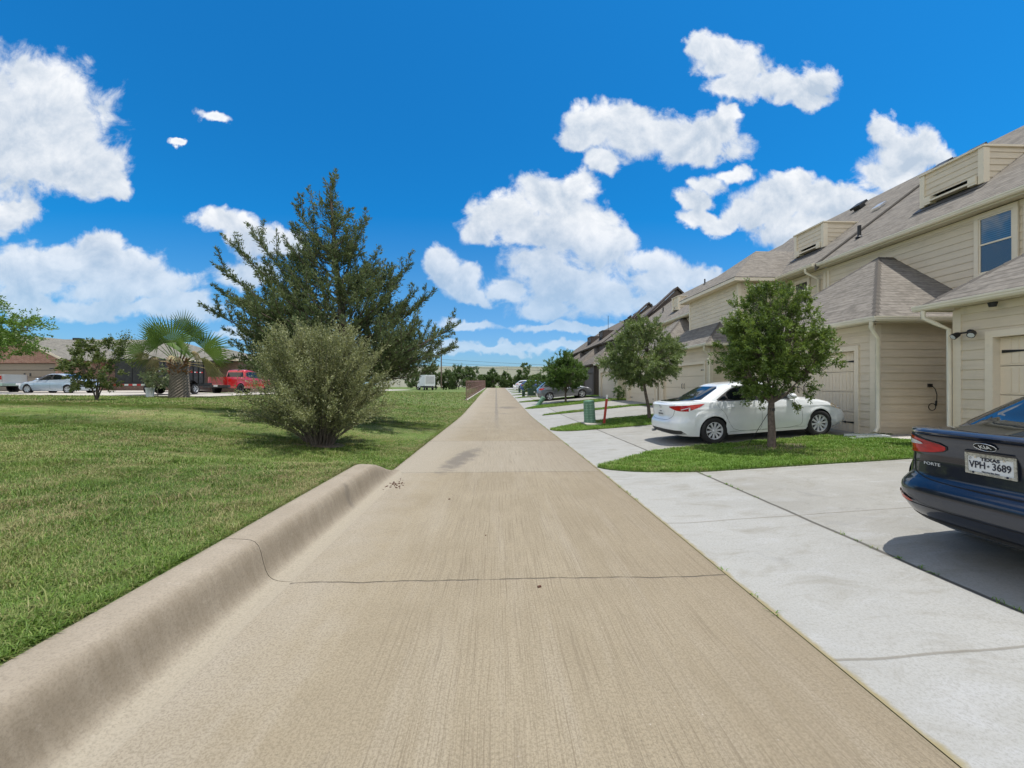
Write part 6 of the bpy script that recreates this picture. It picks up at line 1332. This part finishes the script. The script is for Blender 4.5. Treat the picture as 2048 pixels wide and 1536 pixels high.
# ---- the juniper
def juniper(loc, label):
    t = thing('juniper_tree', loc, label, 'tree'); r = np.random.RandomState(77)
    trunk = [((0, 0, -.1), (.05, 0, 1.2), (-.15, 0, 3.2), (-.45, 0, 5.8), (-.64, 0, 8.2), (-.68, 0, 9.0)), (.24, .20, .15, .10, .045, .015)]
    mb = MB(); mb.tube(trunk[0], list(trunk[1]), 10)
    def tp(h):
        zs_ = [p[2] for p in trunk[0]]; return np.array([np.interp(h, zs_, [p[i] for p in trunk[0]]) for i in range(3)])
    Renv = curve([(1.2, 2.9), (2.2, 4.0), (3.3, 4.6), (4.4, 3.7), (5.3, 2.5), (6.2, 1.55), (7.1, 1.1), (8.2, .58), (9.2, .1)])
    pl = []
    # the silhouette's own plumes (x, z of the tip; height on the trunk; plume girth)
    for (x, z, h, gth) in ((-.68, 9.35, 6.4, .62), (-3.95, 7.55, 3.2, .75), (-4.5, 6.9, 3.4, .5), (-2.15, 8.25, 6.0, .4), (-2.3, 7.55, 5.2, .5), (-1.9, 6.6, 4.4, .6), (-2.7, 6.4, 3.6, .6), (.75, 7.3, 4.8, .5), (.55, 8.0, 6.6, .28), (1.15, 6.3, 4.0, .5), (2.35, 6.05, 3.0, .62), (1.7, 5.6, 2.6, .6), (3.35, 4.9, 2.4, .6), (2.7, 4.9, 2.4, .6), (4.25, 3.7, 1.9, .62), (4.0, 2.9, 1.8, .6), (3.4, 1.9, 1.6, .6), (-5.35, 4.3, 2.3, .5), (-5.0, 5.1, 2.5, .55), (-4.95, 5.9, 3.0, .45), (-4.6, 3.5, 2.2, .6), (-4.2, 2.9, 1.9, .6)):
        pl.append((tp(h), np.array([x, r.normal(0, .5), z]), gth))
    for k in range(185):
        z = 1.9+6.5*r.rand()**1.25; a = r.rand()*6.283; R_ = float(Renv(z))*(.6+.42*r.rand()); c = tp(z)
        tip = np.array([c[0]+math.cos(a)*R_, math.sin(a)*R_*.85, z]); rise = .25*R_+.35*r.rand()*R_; h = max(.9, z-rise*(.9 if z > 3 else .35)); pl.append((tp(h), tip, .34+.26*r.rand()))
    sub_ = []
    for s, e, gth in pl:
        L = np.linalg.norm(e-s); ax = (e-s)/L
        for q in range(int(1.3*L)):
            t_ = .40+.5*r.rand(); b_ = s+(e-s)*t_+np.array([0, 0, -.15*L*t_*(1-t_)]); lat = unit_v(np.cross(ax, r.normal(size=3))); d_ = unit_v(ax*.55+lat*.45+np.array([0, 0, .65])); l_ = .45+.5*r.rand()+.18*L*(1-t_); sub_.append((b_, b_+d_*l_, .15+.12*r.rand()))
    PP, DD = [], []
    for s, e, gth in pl+sub_:
        L = np.linalg.norm(e-s); ax = (e-s)/L; m_ = (s+e)/2+np.array([0, 0, -.10*L]); n = max(8, int(L/.06)); ts = (.22 if L > 1.4 else .02)+(.78 if L > 1.4 else .98)*np.arange(n)/n
        path = [(1-t_)**2*s+2*t_*(1-t_)*m_+t_**2*e for t_ in np.linspace(0, 1, 7)]; mb.tube([tuple(p) for p in path], [.005+.013*L*(1-i/6.) for i in range(7)], 5, cap=False)
        T = ts[:, None]; P = (1-T)**2*s+2*T*(1-T)*m_+T**2*e; tan = unit_v(2*(1-T)*(m_-s)+2*T*(e-m_))
        perp = unit_v(np.cross(tan, r.normal(size=(n, 3)))); prof = gth*np.minimum(1, (1.02-ts)*2.0)*(.35+.65*np.minimum(1, ts*1.6))*(.6+.6*r.rand(n))
        d = unit_v(tan*.85+perp*.8+np.array([0, 0, .42])); nb = 10
        u = r.rand(n, nb)**.8; pts = P[:, None]+d[:, None]*(prof[:, None]*u)[..., None]+r.normal(0, .022, (n, nb, 3)); dd = d[:, None]+r.normal(0, .42, (n, nb, 3)); PP.append(pts.reshape(-1, 3)); DD.append(dd.reshape(-1, 3))
    mb.build('trunk', M['bark'], t); P = np.concatenate(PP); D = np.concatenate(DD)
    V, F = leaf_mesh(P, D, .115, .030, r, .1); fast_mesh('foliage', V, F, M['junleaf'], t); print('juniper', len(P))
juniper(gl(-5.57, 15.34), 'tall wide juniper with several pointed plumes behind the olive shrub')
# ---- the olive coloured shrub
def shrub(loc, label):
    t = thing('olive_shrub', loc, label, 'shrub'); r = np.random.RandomState(5); mb = MB(); PP, DD = [], []
    def Rs(el, a):   # reach of the shrub by elevation
        return (1.74*math.cos(el)**.62)*(1+.07*math.sin(3*a)), 2.62*math.sin(el)**.85
    for k in range(250):
        a = r.rand()*6.283; el = .10+1.45*r.rand()**.9; rx, rz_ = Rs(el, a); f = .86+.2*r.rand(); inner = r.rand() < .3; f *= .7 if inner else 1
        tip = np.array([math.cos(a)*rx*f, math.sin(a)*rx*f, .16+rz_*f]); s = np.array([math.cos(a)*.16*r.rand()*2, math.sin(a)*.16*r.rand()*2, -.03]); mid = s*.4+tip*.5+np.array([0, 0, .28])*(1 if el < .9 else .1)
        T = np.linspace(0, 1, 8)[:, None]; C = (1-T)**2*s+2*T*(1-T)*mid+T**2*tip; mb.tube([tuple(p) for p in C], [.012, .011, .010, .008, .006, .005, .004, .002], 5, cap=False)
        L = np.linalg.norm(tip-s); nsh = int(22+11*L)
        ts = .20+.80*r.rand(nsh)**.7; T = ts[:, None]; B = (1-T)**2*s+2*T*(1-T)*mid+T**2*tip; tan = unit_v(2*(1-T)*(mid-s)+2*T*(tip-mid))
        d = unit_v(tan*.6+r.normal(0, .42, (nsh, 3))+np.array([0, 0, .62])); sl = .16+.26*r.rand(nsh); nl = 15; u = r.rand(nsh, nl)
        P = B[:, None]+d[:, None]*(sl[:, None]*u)[..., None]+r.normal(0, .008, (nsh, nl, 3)); D = d[:, None]*.7+r.normal(0, .6, (nsh, nl, 3)); PP.append(P.reshape(-1, 3)); DD.append(D.reshape(-1, 3))
    mb.build('stems', M['twig'], t); P = np.concatenate(PP); D = np.concatenate(DD); k = P[:, 2] > .12; P, D = P[k], D[k]; print('shrub', len(P))
    V, F = leaf_mesh(P, D, .042, .019, r, .2); fast_mesh('foliage', V, F, M['shrubleaf'], t)
shrub(gl(-4.31, 9.98), 'bushy olive green shrub with many upright twigs in front of the juniper')
mb = MB(); pts = [(-4.31+.62*math.cos(a), 9.9+.45*math.sin(a)) for a in np.linspace(0, 6.28, 17)[:-1]]
for c in cells(pts, .3): mb.poly([(x, y, g1(x, y)+.02) for x, y in c])
tag(mb.build('bare_soil', M['dirt']), kind='structure')
# ---- fan palm
def palm(loc, label):
    t = thing('fan_palm', loc, label, 'palm tree'); r = np.random.RandomState(4)
    mb = MB(); rows = []
    for k in range(26):
        z = -.1+2.15*k/25; R0 = .47-.10*(z/2)
        rows.append([((R0+.035*((k+j) % 2))*math.cos(2*math.pi*j/28), (R0+.035*((k+j) % 2))*math.sin(2*math.pi*j/28), z) for j in range(28)])
    mb.grid(rows, closed=True, smooth=False); mb.poly(rows[-1]); mb.build('trunk', M['palmbark'], t)
    mb = MB()
    for k in range(90):
        a = r.rand()*6.28; z = 1.25+.95*r.rand(); b = Vector((.34*math.cos(a), .34*math.sin(a), z)); d = Vector((math.cos(a), math.sin(a), .9)).normalized(); mb.tube([b, b+d*(.16+.22*r.rand())], [.06, .03], 5, sx=.5)
    mb.build('leaf_bases', M['palmboot'], t)
    def fan(a, el, pet, size, mat, droop, name, nseg=24, spread=2.5):
        a += r.normal(0, .12); el += r.normal(0, .10)
        b0 = Vector((.12*math.cos(a), .12*math.sin(a), 1.95)); d = Vector((math.cos(a)*math.cos(el), math.sin(a)*math.cos(el), math.sin(el))); tip = b0+d*pet+Vector((0, 0, -.08*pet*pet*(1 if el < .6 else 0)))
        side = d.cross(Vector((0, 0, 1))); side = side.normalized() if side.length > .05 else Vector((-math.sin(a), math.cos(a), 0)); nn = side.cross(d).normalized()
        # blade plane turned to show its face
        roll = r.normal(0, .25)+1.05*math.cos(a); side = (side*math.cos(roll)+nn*math.sin(roll)).normalized(); nn = side.cross(d).normalized()
        V, F = [], []; 
        for k in range(nseg):
            u = -spread+2*spread*k/(nseg-1); du = spread/(nseg-1)*.92; L = size*(.66+.34*math.cos(u*.6))*(.93+.12*r.rand())
            dir_ = d*math.cos(u*.62)+side*math.sin(u*.62); dirs = [d*math.cos((u+s_*du)*.62)+side*math.sin((u+s_*du)*.62) for s_ in (-1, 1)]
            i0 = len(V); mid = L*.46; dr = droop*(.7+.6*r.rand())
            V += [tip, tip+dirs[0]*mid+Vector((0, 0, -dr*.12*mid)), tip+dir_*mid+nn*.03+Vector((0, 0, -dr*.12*mid)), tip+dirs[1]*mid+Vector((0, 0, -dr*.12*mid)), tip+dir_*L*(1-.18*dr)+Vector((0, 0, -dr*.55*L))]
            F += [(i0, i0+1, i0+2), (i0, i0+2, i0+3), (i0+1, i0+4, i0+2), (i0+2, i0+4, i0+3)]
        f = fast_mesh(name, np.array([tuple(v) for v in V]), np.array(F), mat, t)
        mb = MB(); mb.tube([b0, b0.lerp(tip, .6)+Vector((0, 0, .03)), tip], [.03, .02, .014], 5); mb.build('petiole', M['palmleaf'] if name == 'palm_frond' else M['palmdry'], f)
    # upright and side fans: azimuth, elevation, petiole, blade, droop
    for a, el, pet, sz in ((4.7, 1.3, 1.2, 1.75), (3.6, 1.05, 1.6, 1.45), (5.7, 1.2, 1.9, 1.3), (3.2, .72, 1.5, 1.75), (2.7, 1.0, 1.5, 1.3), (0.1, .62, 1.4, 1.65), (-.35, .95, 1.7, 1.3), (3.4, .38, 1.7, 1.4), (-.1, .22, 1.7, 1.4), (1.6, 1.0, 1.4, 1.4), (1.0, .7, 1.5, 1.3), (2.3, .5, 1.5, 1.3), (3.9, .6, 1.2, 1.2), (5.4, .6, 1.2, 1.2)):
        fan(a, el, pet, sz, M['palmleaf'], .12+.2*(1-el), 'palm_frond')
    for a, el, pet, sz in ((3.7, .15, 1.3, 1.1), (-.3, .05, 1.4, 1.15), (3.0, -.05, 1.5, 1.1), (.1, -.15, 1.6, 1.1)):
        fan(a, el, pet, sz, M['palmhalf'], .7, 'yellow_frond')
    for a, el, pet, sz in ((3.8, .35, .8, .8), (5.2, .4, .8, .75), (6.1, .3, 1.0, .8), (3.2, .35, 1.2, .8)):
        fan(a, el, pet, sz, M['palmdry'], 1.3, 'dead_frond', 24)
M['palmbark'] = mat_plain('grey_palm_bark', (.16, .135, .11), .95, var=.5, vscale=16, bump=.8, bscale=20); M['palmboot'] = mat_plain('rusty_leaf_bases', (.20, .10, .05), .9, var=.5, vscale=10)
palm(gl(-18.0, 23.5), 'fat trunked fan palm with dead lower fronds in front of the trailer')
# small plants by the garages
mb = MB()
t = round_tree(gl(8.8, 28.3), 'little leafy shrub between two garage doors', .9, .1, .42, 61, M['oakleaf3'], 1200, .09, .045, zc=.5, rz_=.42, trunk_r=.02, clumps=40, name='small_shrub', cat='shrub', spikes=3)
# ---------------------------------------------------------------- street furniture and far things
M['rib'] = mat_plain('sunbleached_rib', (.22, .36, .27), .6); M['green'] = mat_plain('green_pedestal_plastic', (.12, .24, .165), .6, var=.18, vscale=4); M['dgreen'] = mat_plain('dark_green_cabinet', (.012, .045, .022), .55); M['redstake'] = mat_plain('weathered_red_stake', (.38, .045, .03), .6, var=.3, vscale=10); M['rust'] = mat_plain('rusty_fence_paint', (.22, .13, .11), .7, var=.3, vscale=1.5); M['pole'] = mat_plain('utility_pole_wood', (.13, .10, .075), .9, var=.3); M['wh'] = mat_plain('white_cap', (.7, .7, .68), .5)
# ribbed green pedestal on its pad
x, y = 3.72, 15.7; t = thing('utility_pedestal', gl(x, y), 'tall ribbed pale green utility pedestal leaning beside the red stake', 'pedestal'); t.rotation_euler = (.0, -.055, .1)
mb = MB(); rows = []
for k, (z, w_) in enumerate([(0, .225), (.02, .235), (.88, .215), (.90, .225), (.935, .215), (.95, .15)]): rows.append([(w_*math.cos(a)*(1.0), w_*.8*math.sin(a), z) for a in [2*math.pi*(j+.5)/8 for j in range(8)]])
mb.grid(rows, closed=True, smooth=False); mb.poly(rows[-1]); bd = mb.build('cabinet', M['green'], t)
for j in range(8):
    a = 2*math.pi*j/8; nx, ny = math.cos(a), math.sin(a); m2 = MB()
    for k in range(8):
        z = .10+k*.10; m2.obox((nx*.205, ny*.168, z), (nx, ny*.8, 0), (-ny, nx, 0), (0, 0, 1), .012, .045+.015*(k % 2), .016)
    m2.obox((nx*.205, ny*.168, .45), (nx, ny*.8, 0), (-ny, nx, 0), (0, 0, 1), .009, .008, .38); m2.build('rib_panel', M['rib'], bd)
mb = MB(); z0 = g1(3.75, 15.4); mb.prism([(3.42, 14.95, z0+.0), (4.2, 14.95, z0+.0), (4.2, 15.95, z0+.0), (3.42, 15.95, z0+.0)], (0, 0, .075)); tag(mb.build('concrete_pad', M['street']), 'square concrete pad under the pale green pedestal', 'pad')
t = thing('marker_stake', gl(4.12, 15.15), 'thin red marker stake with white tip, leaning beside the ribbed pedestal', 'stake'); t.rotation_euler = (0, .115, 0)
mb = MB(); mb.box(-.045, .045, -.012, .012, 0, 1.0); mb.build('post', M['redstake'], t); mb = MB(); mb.box(-.03, .03, -.015, .015, 1.0, 1.16); mb.build('tip', M['wh'], t)
def post_ped(x, y, h, r, tilt, label, mat='green'):
    t = thing('cable_pedestal', gl(x, y), label, 'pedestal'); t.rotation_euler = (.0, tilt, 0)
    mb = MB(); mb.tube([(0, 0, -.1), (0, 0, h*.55)], r, 12); mb.build('lower_tube', M[mat], t, sharp=50); mb = MB(); mb.tube([(0, 0, h*.55), (0, 0, h*.96), (0, 0, h)], [r*1.12, r*1.12, r*.8], 12); mb.build('cap', M[mat], t, sharp=50)
post_ped(3.1, 29.6, .78, .15, .62, 'green cable pedestal tilted far over beside the third oak')
post_ped(3.0, 43.6, .75, .16, 0, 'upright green pedestal left of the dark green cabinet', 'dgreen'); post_ped(3.3, 56.0, .7, .15, 0, 'small green pedestal beyond the dark green cabinet', 'dgreen'); post_ped(3.3, 70.0, .8, .12, 0, 'pale little post at the far driveways', 'wh'); post_ped(3.5, 79.0, .8, .12, 0, 'farthest pale post before the alley end', 'wh')
t = thing('transformer_cabinet', gl(4.05, 43.2), 'dark green transformer box on the narrow grass strip', 'transformer')
mb = MB(); mb.box(-.65, .65, -.5, .5, 0, .12); mb.build('base', M['street'], t); mb = MB(); mb.prism([(-.6, -.45, .12), (.6, -.45, .12), (.6, -.45, .82), (.5, -.45, .9), (-.5, -.45, .9), (-.6, -.45, .82)], (0, .9, 0)); c_ = mb.build('cabinet', M['dgreen'], t)
mb = MB(); mb.box(.0, .14, -.462, -.452, .45, .55); mb.build('warning_sticker', M['wh'], c_)
# iron fence on its low wall
fa, fb = Vector((-2.80, 37.8, 0)), Vector((-2.35, 87.0, 0)); t = thing('iron_fence', (fa.x, fa.y, g1(fa.x, fa.y)), 'rusty brown picket fence along the left side of the far alley', 'fence', world=True)
def fz(s): p = fa.lerp(fb, s); return float(A(p.y))+.03
def ftop(s): return fz(s)+1.85-.25*s
NP = 22
for k in range(NP+1):
    s = k/NP; p = fa.lerp(fb, s); mb = MB(); mb.box(p.x-.04, p.x+.04, p.y-.04, p.y+.04, fz(s)-.1, ftop(s)+.06); mb.build('post', M['rust'], t)
for q in (.08, .50, .92):
    mb = MB()
    for k in range(NP):
        a, b = fa.lerp(fb, k/NP), fa.lerp(fb, (k+1)/NP); za = fz(k/NP)+.1+(ftop(k/NP)-fz(k/NP)-.1)*q; zb = fz((k+1)/NP)+.1+(ftop((k+1)/NP)-fz((k+1)/NP)-.1)*q; mb.tube([(a.x, a.y, za), (b.x, b.y, zb)], .028, 4)
    mb.build('rail', M['rust'], t)
for k in range(NP):
    s = (k+.5)/NP; p = fa.lerp(fb, s); mb = MB(); mb.box(p.x-.015, p.x+.015, p.y-.02, p.y+.02, fz(s)+.1, ftop(s)); mb.build('baluster', M['rust'], t)
mb = MB(); mb.prism([(fa.x-.12, fa.y, 0), (fa.x+.12, fa.y, 0), (fa.x+.12, fa.y, .22), (fa.x-.12, fa.y, .22)], (fb.x-fa.x, fb.y-fa.y, fz(1)-fz(0)-.0)); mb.build('low_wall', M['street'], t)
# utility pole and its wires
t = thing('utility_pole', (-12.9, 95, .75), 'wooden utility pole behind the box truck carrying two wires', 'utility pole')
mb = MB(); mb.tube([(0, 0, 0), (0, 0, 10.2)], [.17, .12], 8); mb.build('mast', M['pole'], t); mb = MB(); mb.box(-1.1, 1.1, -.06, .06, 8.3, 8.45); mb.build('crossarm', M['pole'], t)
for dz, dx in ((6.9, 0), (6.1, 0), (5.4, .0)):
    mb = MB(); pts = [Vector((dx+u*74, u*18, dz-1.6*4*u*(1-u)*.35-1.3*u)) for u in np.linspace(0, 1, 24)]; mb.tube(pts, .028, 4); mb.build('wire', M['black'], t)
# warehouse across the end
M['whwall'] = m_paint_wood('tilt_wall_beige', (.66, .61, .53), .04, .8)
t = thing('warehouse', (-8, 210, .5), 'long beige flat roofed warehouse closing the view beyond the bushes', 'warehouse', world=True)
mb = MB(); mb.box(-62, 60, 210, 260, 0, 10.9); wl = mb.build('wall', M['whwall'], t); mb = MB(); mb.box(-62.2, 60.2, 209.8, 260.2, 10.9, 11.35); mb.build('parapet', M['wh'], t)
for k in range(15):
    mb = MB(); x = -58+k*8; mb.box(x, x+.18, 209.93, 209.99, .3, 10.9); mb.build('panel_joint', M['concretedark'] if 'concretedark' in M else M['street'], wl)
for x in (-6.5, -3.4):
    mb = MB(); mb.box(x, x+2.3, 209.9, 209.98, 2.2, 5.3); mb.build('dock_door', M['darkbox'], wl)
mb = MB(); mb.box(-36, -34.2, 209.9, 209.97, 9.6, 10.2); mb.build('sign_panel', M['wh'], wl)
# white bucket on the lawn edge, post in the trailer
t = thing('plastic_bucket', gl(-19.62, 23.5), 'white plastic bucket at the lawn edge under the young tree', 'bucket'); mb = MB(); mb.grid([[(rr*math.cos(a), rr*math.sin(a), z) for a in np.linspace(0, 6.2832, 21)[:-1]] for rr, z in ((.17, 0), (.2, .5), (.22, .5), (.22, .55), (.19, .55), (.17, .1))], closed=True); mb.build('pail', M['plasticw'], t, sharp=40)
mb = MB(); mb.tube([(.2*math.cos(a), .2*math.sin(a)*.3-.1, .5-.2*math.sin(a)) for a in np.linspace(0, 3.14, 9)], .008, 4); mb.build('bail_handle', M['galv'], t)
# leaf litter and pebbles on the alley, each lying on the slab
r_ = np.random.RandomState(12); litter = MB()
for k in range(46):
    x, y = -1.62+r_.normal(0, .09), 6.55+r_.normal(0, .16)
    if k > 42: x, y = -1.3+r_.rand()*3, 1.7+r_.rand()*5
    s = .005+.011*r_.rand(); z = float(A(y)); a = r_.rand()*3; litter.obox((x, y, z+s*.4), (math.cos(a), math.sin(a), .1), (-math.sin(a), math.cos(a), 0), (0, 0, 1), s, s*.6, s*.4)
tag(litter.build('leaf_litter', mat_plain('dead_leaf', (.085, .035, .02), .9)), 'scatter of dead leaf crumbs on the alley by the kerb end', 'litter', kind='stuff')

# ---------------------------------------------------------------- houses over the street
M['brick'] = m_brick('red_brick', (.34, .15, .10), (.44, .23, .16), (.42, .36, .30)); M['dbrick'] = m_brick('dark_brick', (.17, .10, .075), (.24, .14, .10), (.25, .21, .18)); M['shingle3'] = m_shingle('grey_green_shingle', (.19, .18, .155), .16, .35)
M['taupe'] = m_paint_wood('taupe_garage_door', (.26, .22, .17), .06)
def far_house(label, x0, x1, y0, y1, zg, ze, rise, wall, over=.5):
    t = thing('brick_house', ((x0+x1)/2, y0, zg), label, 'house', 'brick houses across the street', world=True)
    mb = MB(); mb.box(x0, x1, y0, y1, zg-.3, ze-.1); wl = mb.build('wall', wall, t)
    a, b, c, d = (x0-over, y0-over, ze), (x1+over, y0-over, ze), (x1+over, y1+over, ze), (x0-over, y1+over, ze); hy = (y1-y0)/2+over; ym = (y0+y1)/2; k = min(hy, (x1-x0)/2)
    e, f = (x0-over+k, ym, ze+rise), (x1+over-k, ym, ze+rise); mb = MB(); roof_poly(mb, [a, b, f, e]); roof_poly(mb, [b, c, f]); roof_poly(mb, [c, d, e, f]); roof_poly(mb, [d, a, e]); rf = mb.build('roof', M['shingle3'], t)
    mb = MB(); mb.box(x0-over, x1+over, y0-over-.02, y0-over, ze-.2, ze+.01); mb.box(x1+over, x1+over+.02, y0-over, y1+over, ze-.2, ze+.01); mb.build('fascia', M['trim'], t)
    return t, wl, rf
t, wl, rf = far_house('brick house behind the garage gable, satellite dish on its low grey roof', -52, -28.4, 38, 48, 1.05, 3.95, 2.35, M['dbrick'])
for x in (-33.2, -30.6): 
    mb = MB(); mb.box(x, x+1.1, 37.93, 37.99, 1.9, 3.1); w_ = mb.build('window', M['win'], wl); mb = MB(); mb.box(x-.08, x+1.18, 37.9, 37.97, 3.1, 3.2); mb.box(x-.08, x+1.18, 37.9, 37.97, 1.8, 1.9); mb.build('window_frame', M['wh'], w_)
mb = MB(); mb.box(-42.6, -42.0, 42, 42.6, 5.7, 6.35); mb.build('roof_vent', M['black'], rf)
mb = MB(); mb.tube([(-35.0, 38.2, 3.9), (-35.0, 38.2, 4.7)], .03, 6); mb.grid([[(-34.9+q*.32*math.cos(a)*.9, 38.1-.15*q*q, 4.95+q*.30*math.sin(a)) for a in np.linspace(0, 6.2832, 17)[:-1]] for q in (.01, .4, .75, 1)], closed=True); mb.tube([(-35.0, 38.1, 4.7), (-35.0, 37.6, 4.75)], .02, 5); mb.build('satellite_dish', M['steel'], rf)
# garage wing with its brick gable, turned a little so the sun rakes it
t = thing('brick_garage', (-36.0, 35.0, 1.10), 'red brick garage wing with taupe door behind the silver sedan', 'garage', 'brick houses across the street', rz=R(-4))
W2, ZE, AP = 8.0, 2.75, 4.65; D0, D1 = -6.7, -.95
mb = MB()
mb.box(D1, 0, 0, 9, -.3, ZE); mb.box(-W2, D0, 0, 9, -.3, ZE); mb.box(D0, D1, 0, 9, 2.35, ZE); mb.prism([(-W2, 0, ZE), (0, 0, ZE), (-W2/2, 0, AP)], (0, 9, 0)); mb.build('wall', M['brick'], t)
mb = MB()
for k in range(4): mb.box(D0+.02, D1-.02, .22, .28, .02+k*.585, .585+k*.585-.02)
d_ = mb.build('garage_door', M['taupe'], t)
for x in (-3.95, -3.45): mb = MB(); mb.box(x, x+.12, .19, .215, 1.25, 1.5); mb.build('pull_handle', M['black'], d_)
for x in (D1-.75,): mb = MB(); mb.box(x, x+.7, .19, .215, 1.86, 1.93); mb.build('strap_hinge', M['black'], d_)
mb = MB(); o = .45; sl = (AP-ZE)/(W2/2); roof_poly(mb, [(-W2/2, -o, AP+.06), (-W2/2, 11, AP+.06), (o, 11, ZE-o*sl+.06), (o, -o, ZE-o*sl+.06)]); roof_poly(mb, [(-W2/2, -o, AP+.06), (-W2-o, -o, ZE-o*sl+.06), (-W2-o, 11, ZE-o*sl+.06), (-W2/2, 11, AP+.06)]); r2 = mb.build('roof', M['shingle3'], t)
mb = MB(); mb.prism([(-W2/2, -o-.02, AP+.05), (o, -o-.02, ZE-o*sl+.05), (o, -o-.02, ZE-o*sl-.14), (-W2/2, -o-.02, AP-.14)], (0, .02, 0)); mb.build('rake_board', M['trim'], r2)
mb = MB(); mb.prism([(-W2-o, -o-.02, ZE-o*sl+.05), (-W2/2, -o-.02, AP+.05), (-W2/2, -o-.02, AP-.14), (-W2-o, -o-.02, ZE-o*sl-.14)], (0, .02, 0)); mb.build('rake_board', M['trim'], r2)
mb = MB(); mb.box(-.5, -.3, -.12, 0, 2.0, 2.35); mb.build('wall_lantern', M['black'], t)
# house behind palm and trailer, with a porch post
t, wl, rf = far_house('low brick house behind the palm with a porch post', -37.5, -26.0, 41.5, 50, 1.0, 4.2, 1.5, M['dbrick'])
mb = MB(); mb.box(-33.6, -33.35, 39.6, 39.85, .9, 3.8); mb.box(-33.8, -33.15, 39.55, 39.9, 3.5, 3.8); mb.build('porch_post', M['trim'], t)
mb = MB(); mb.box(-37, -26.5, 39.5, 41.5, 3.8, 3.92); roof_poly(mb, [(-37.5, 39.3, 3.95), (-26.2, 39.3, 3.95), (-26.2, 41.6, 4.5), (-37.5, 41.6, 4.5)]); mb.build('porch_roof', M['shingle3'], t)
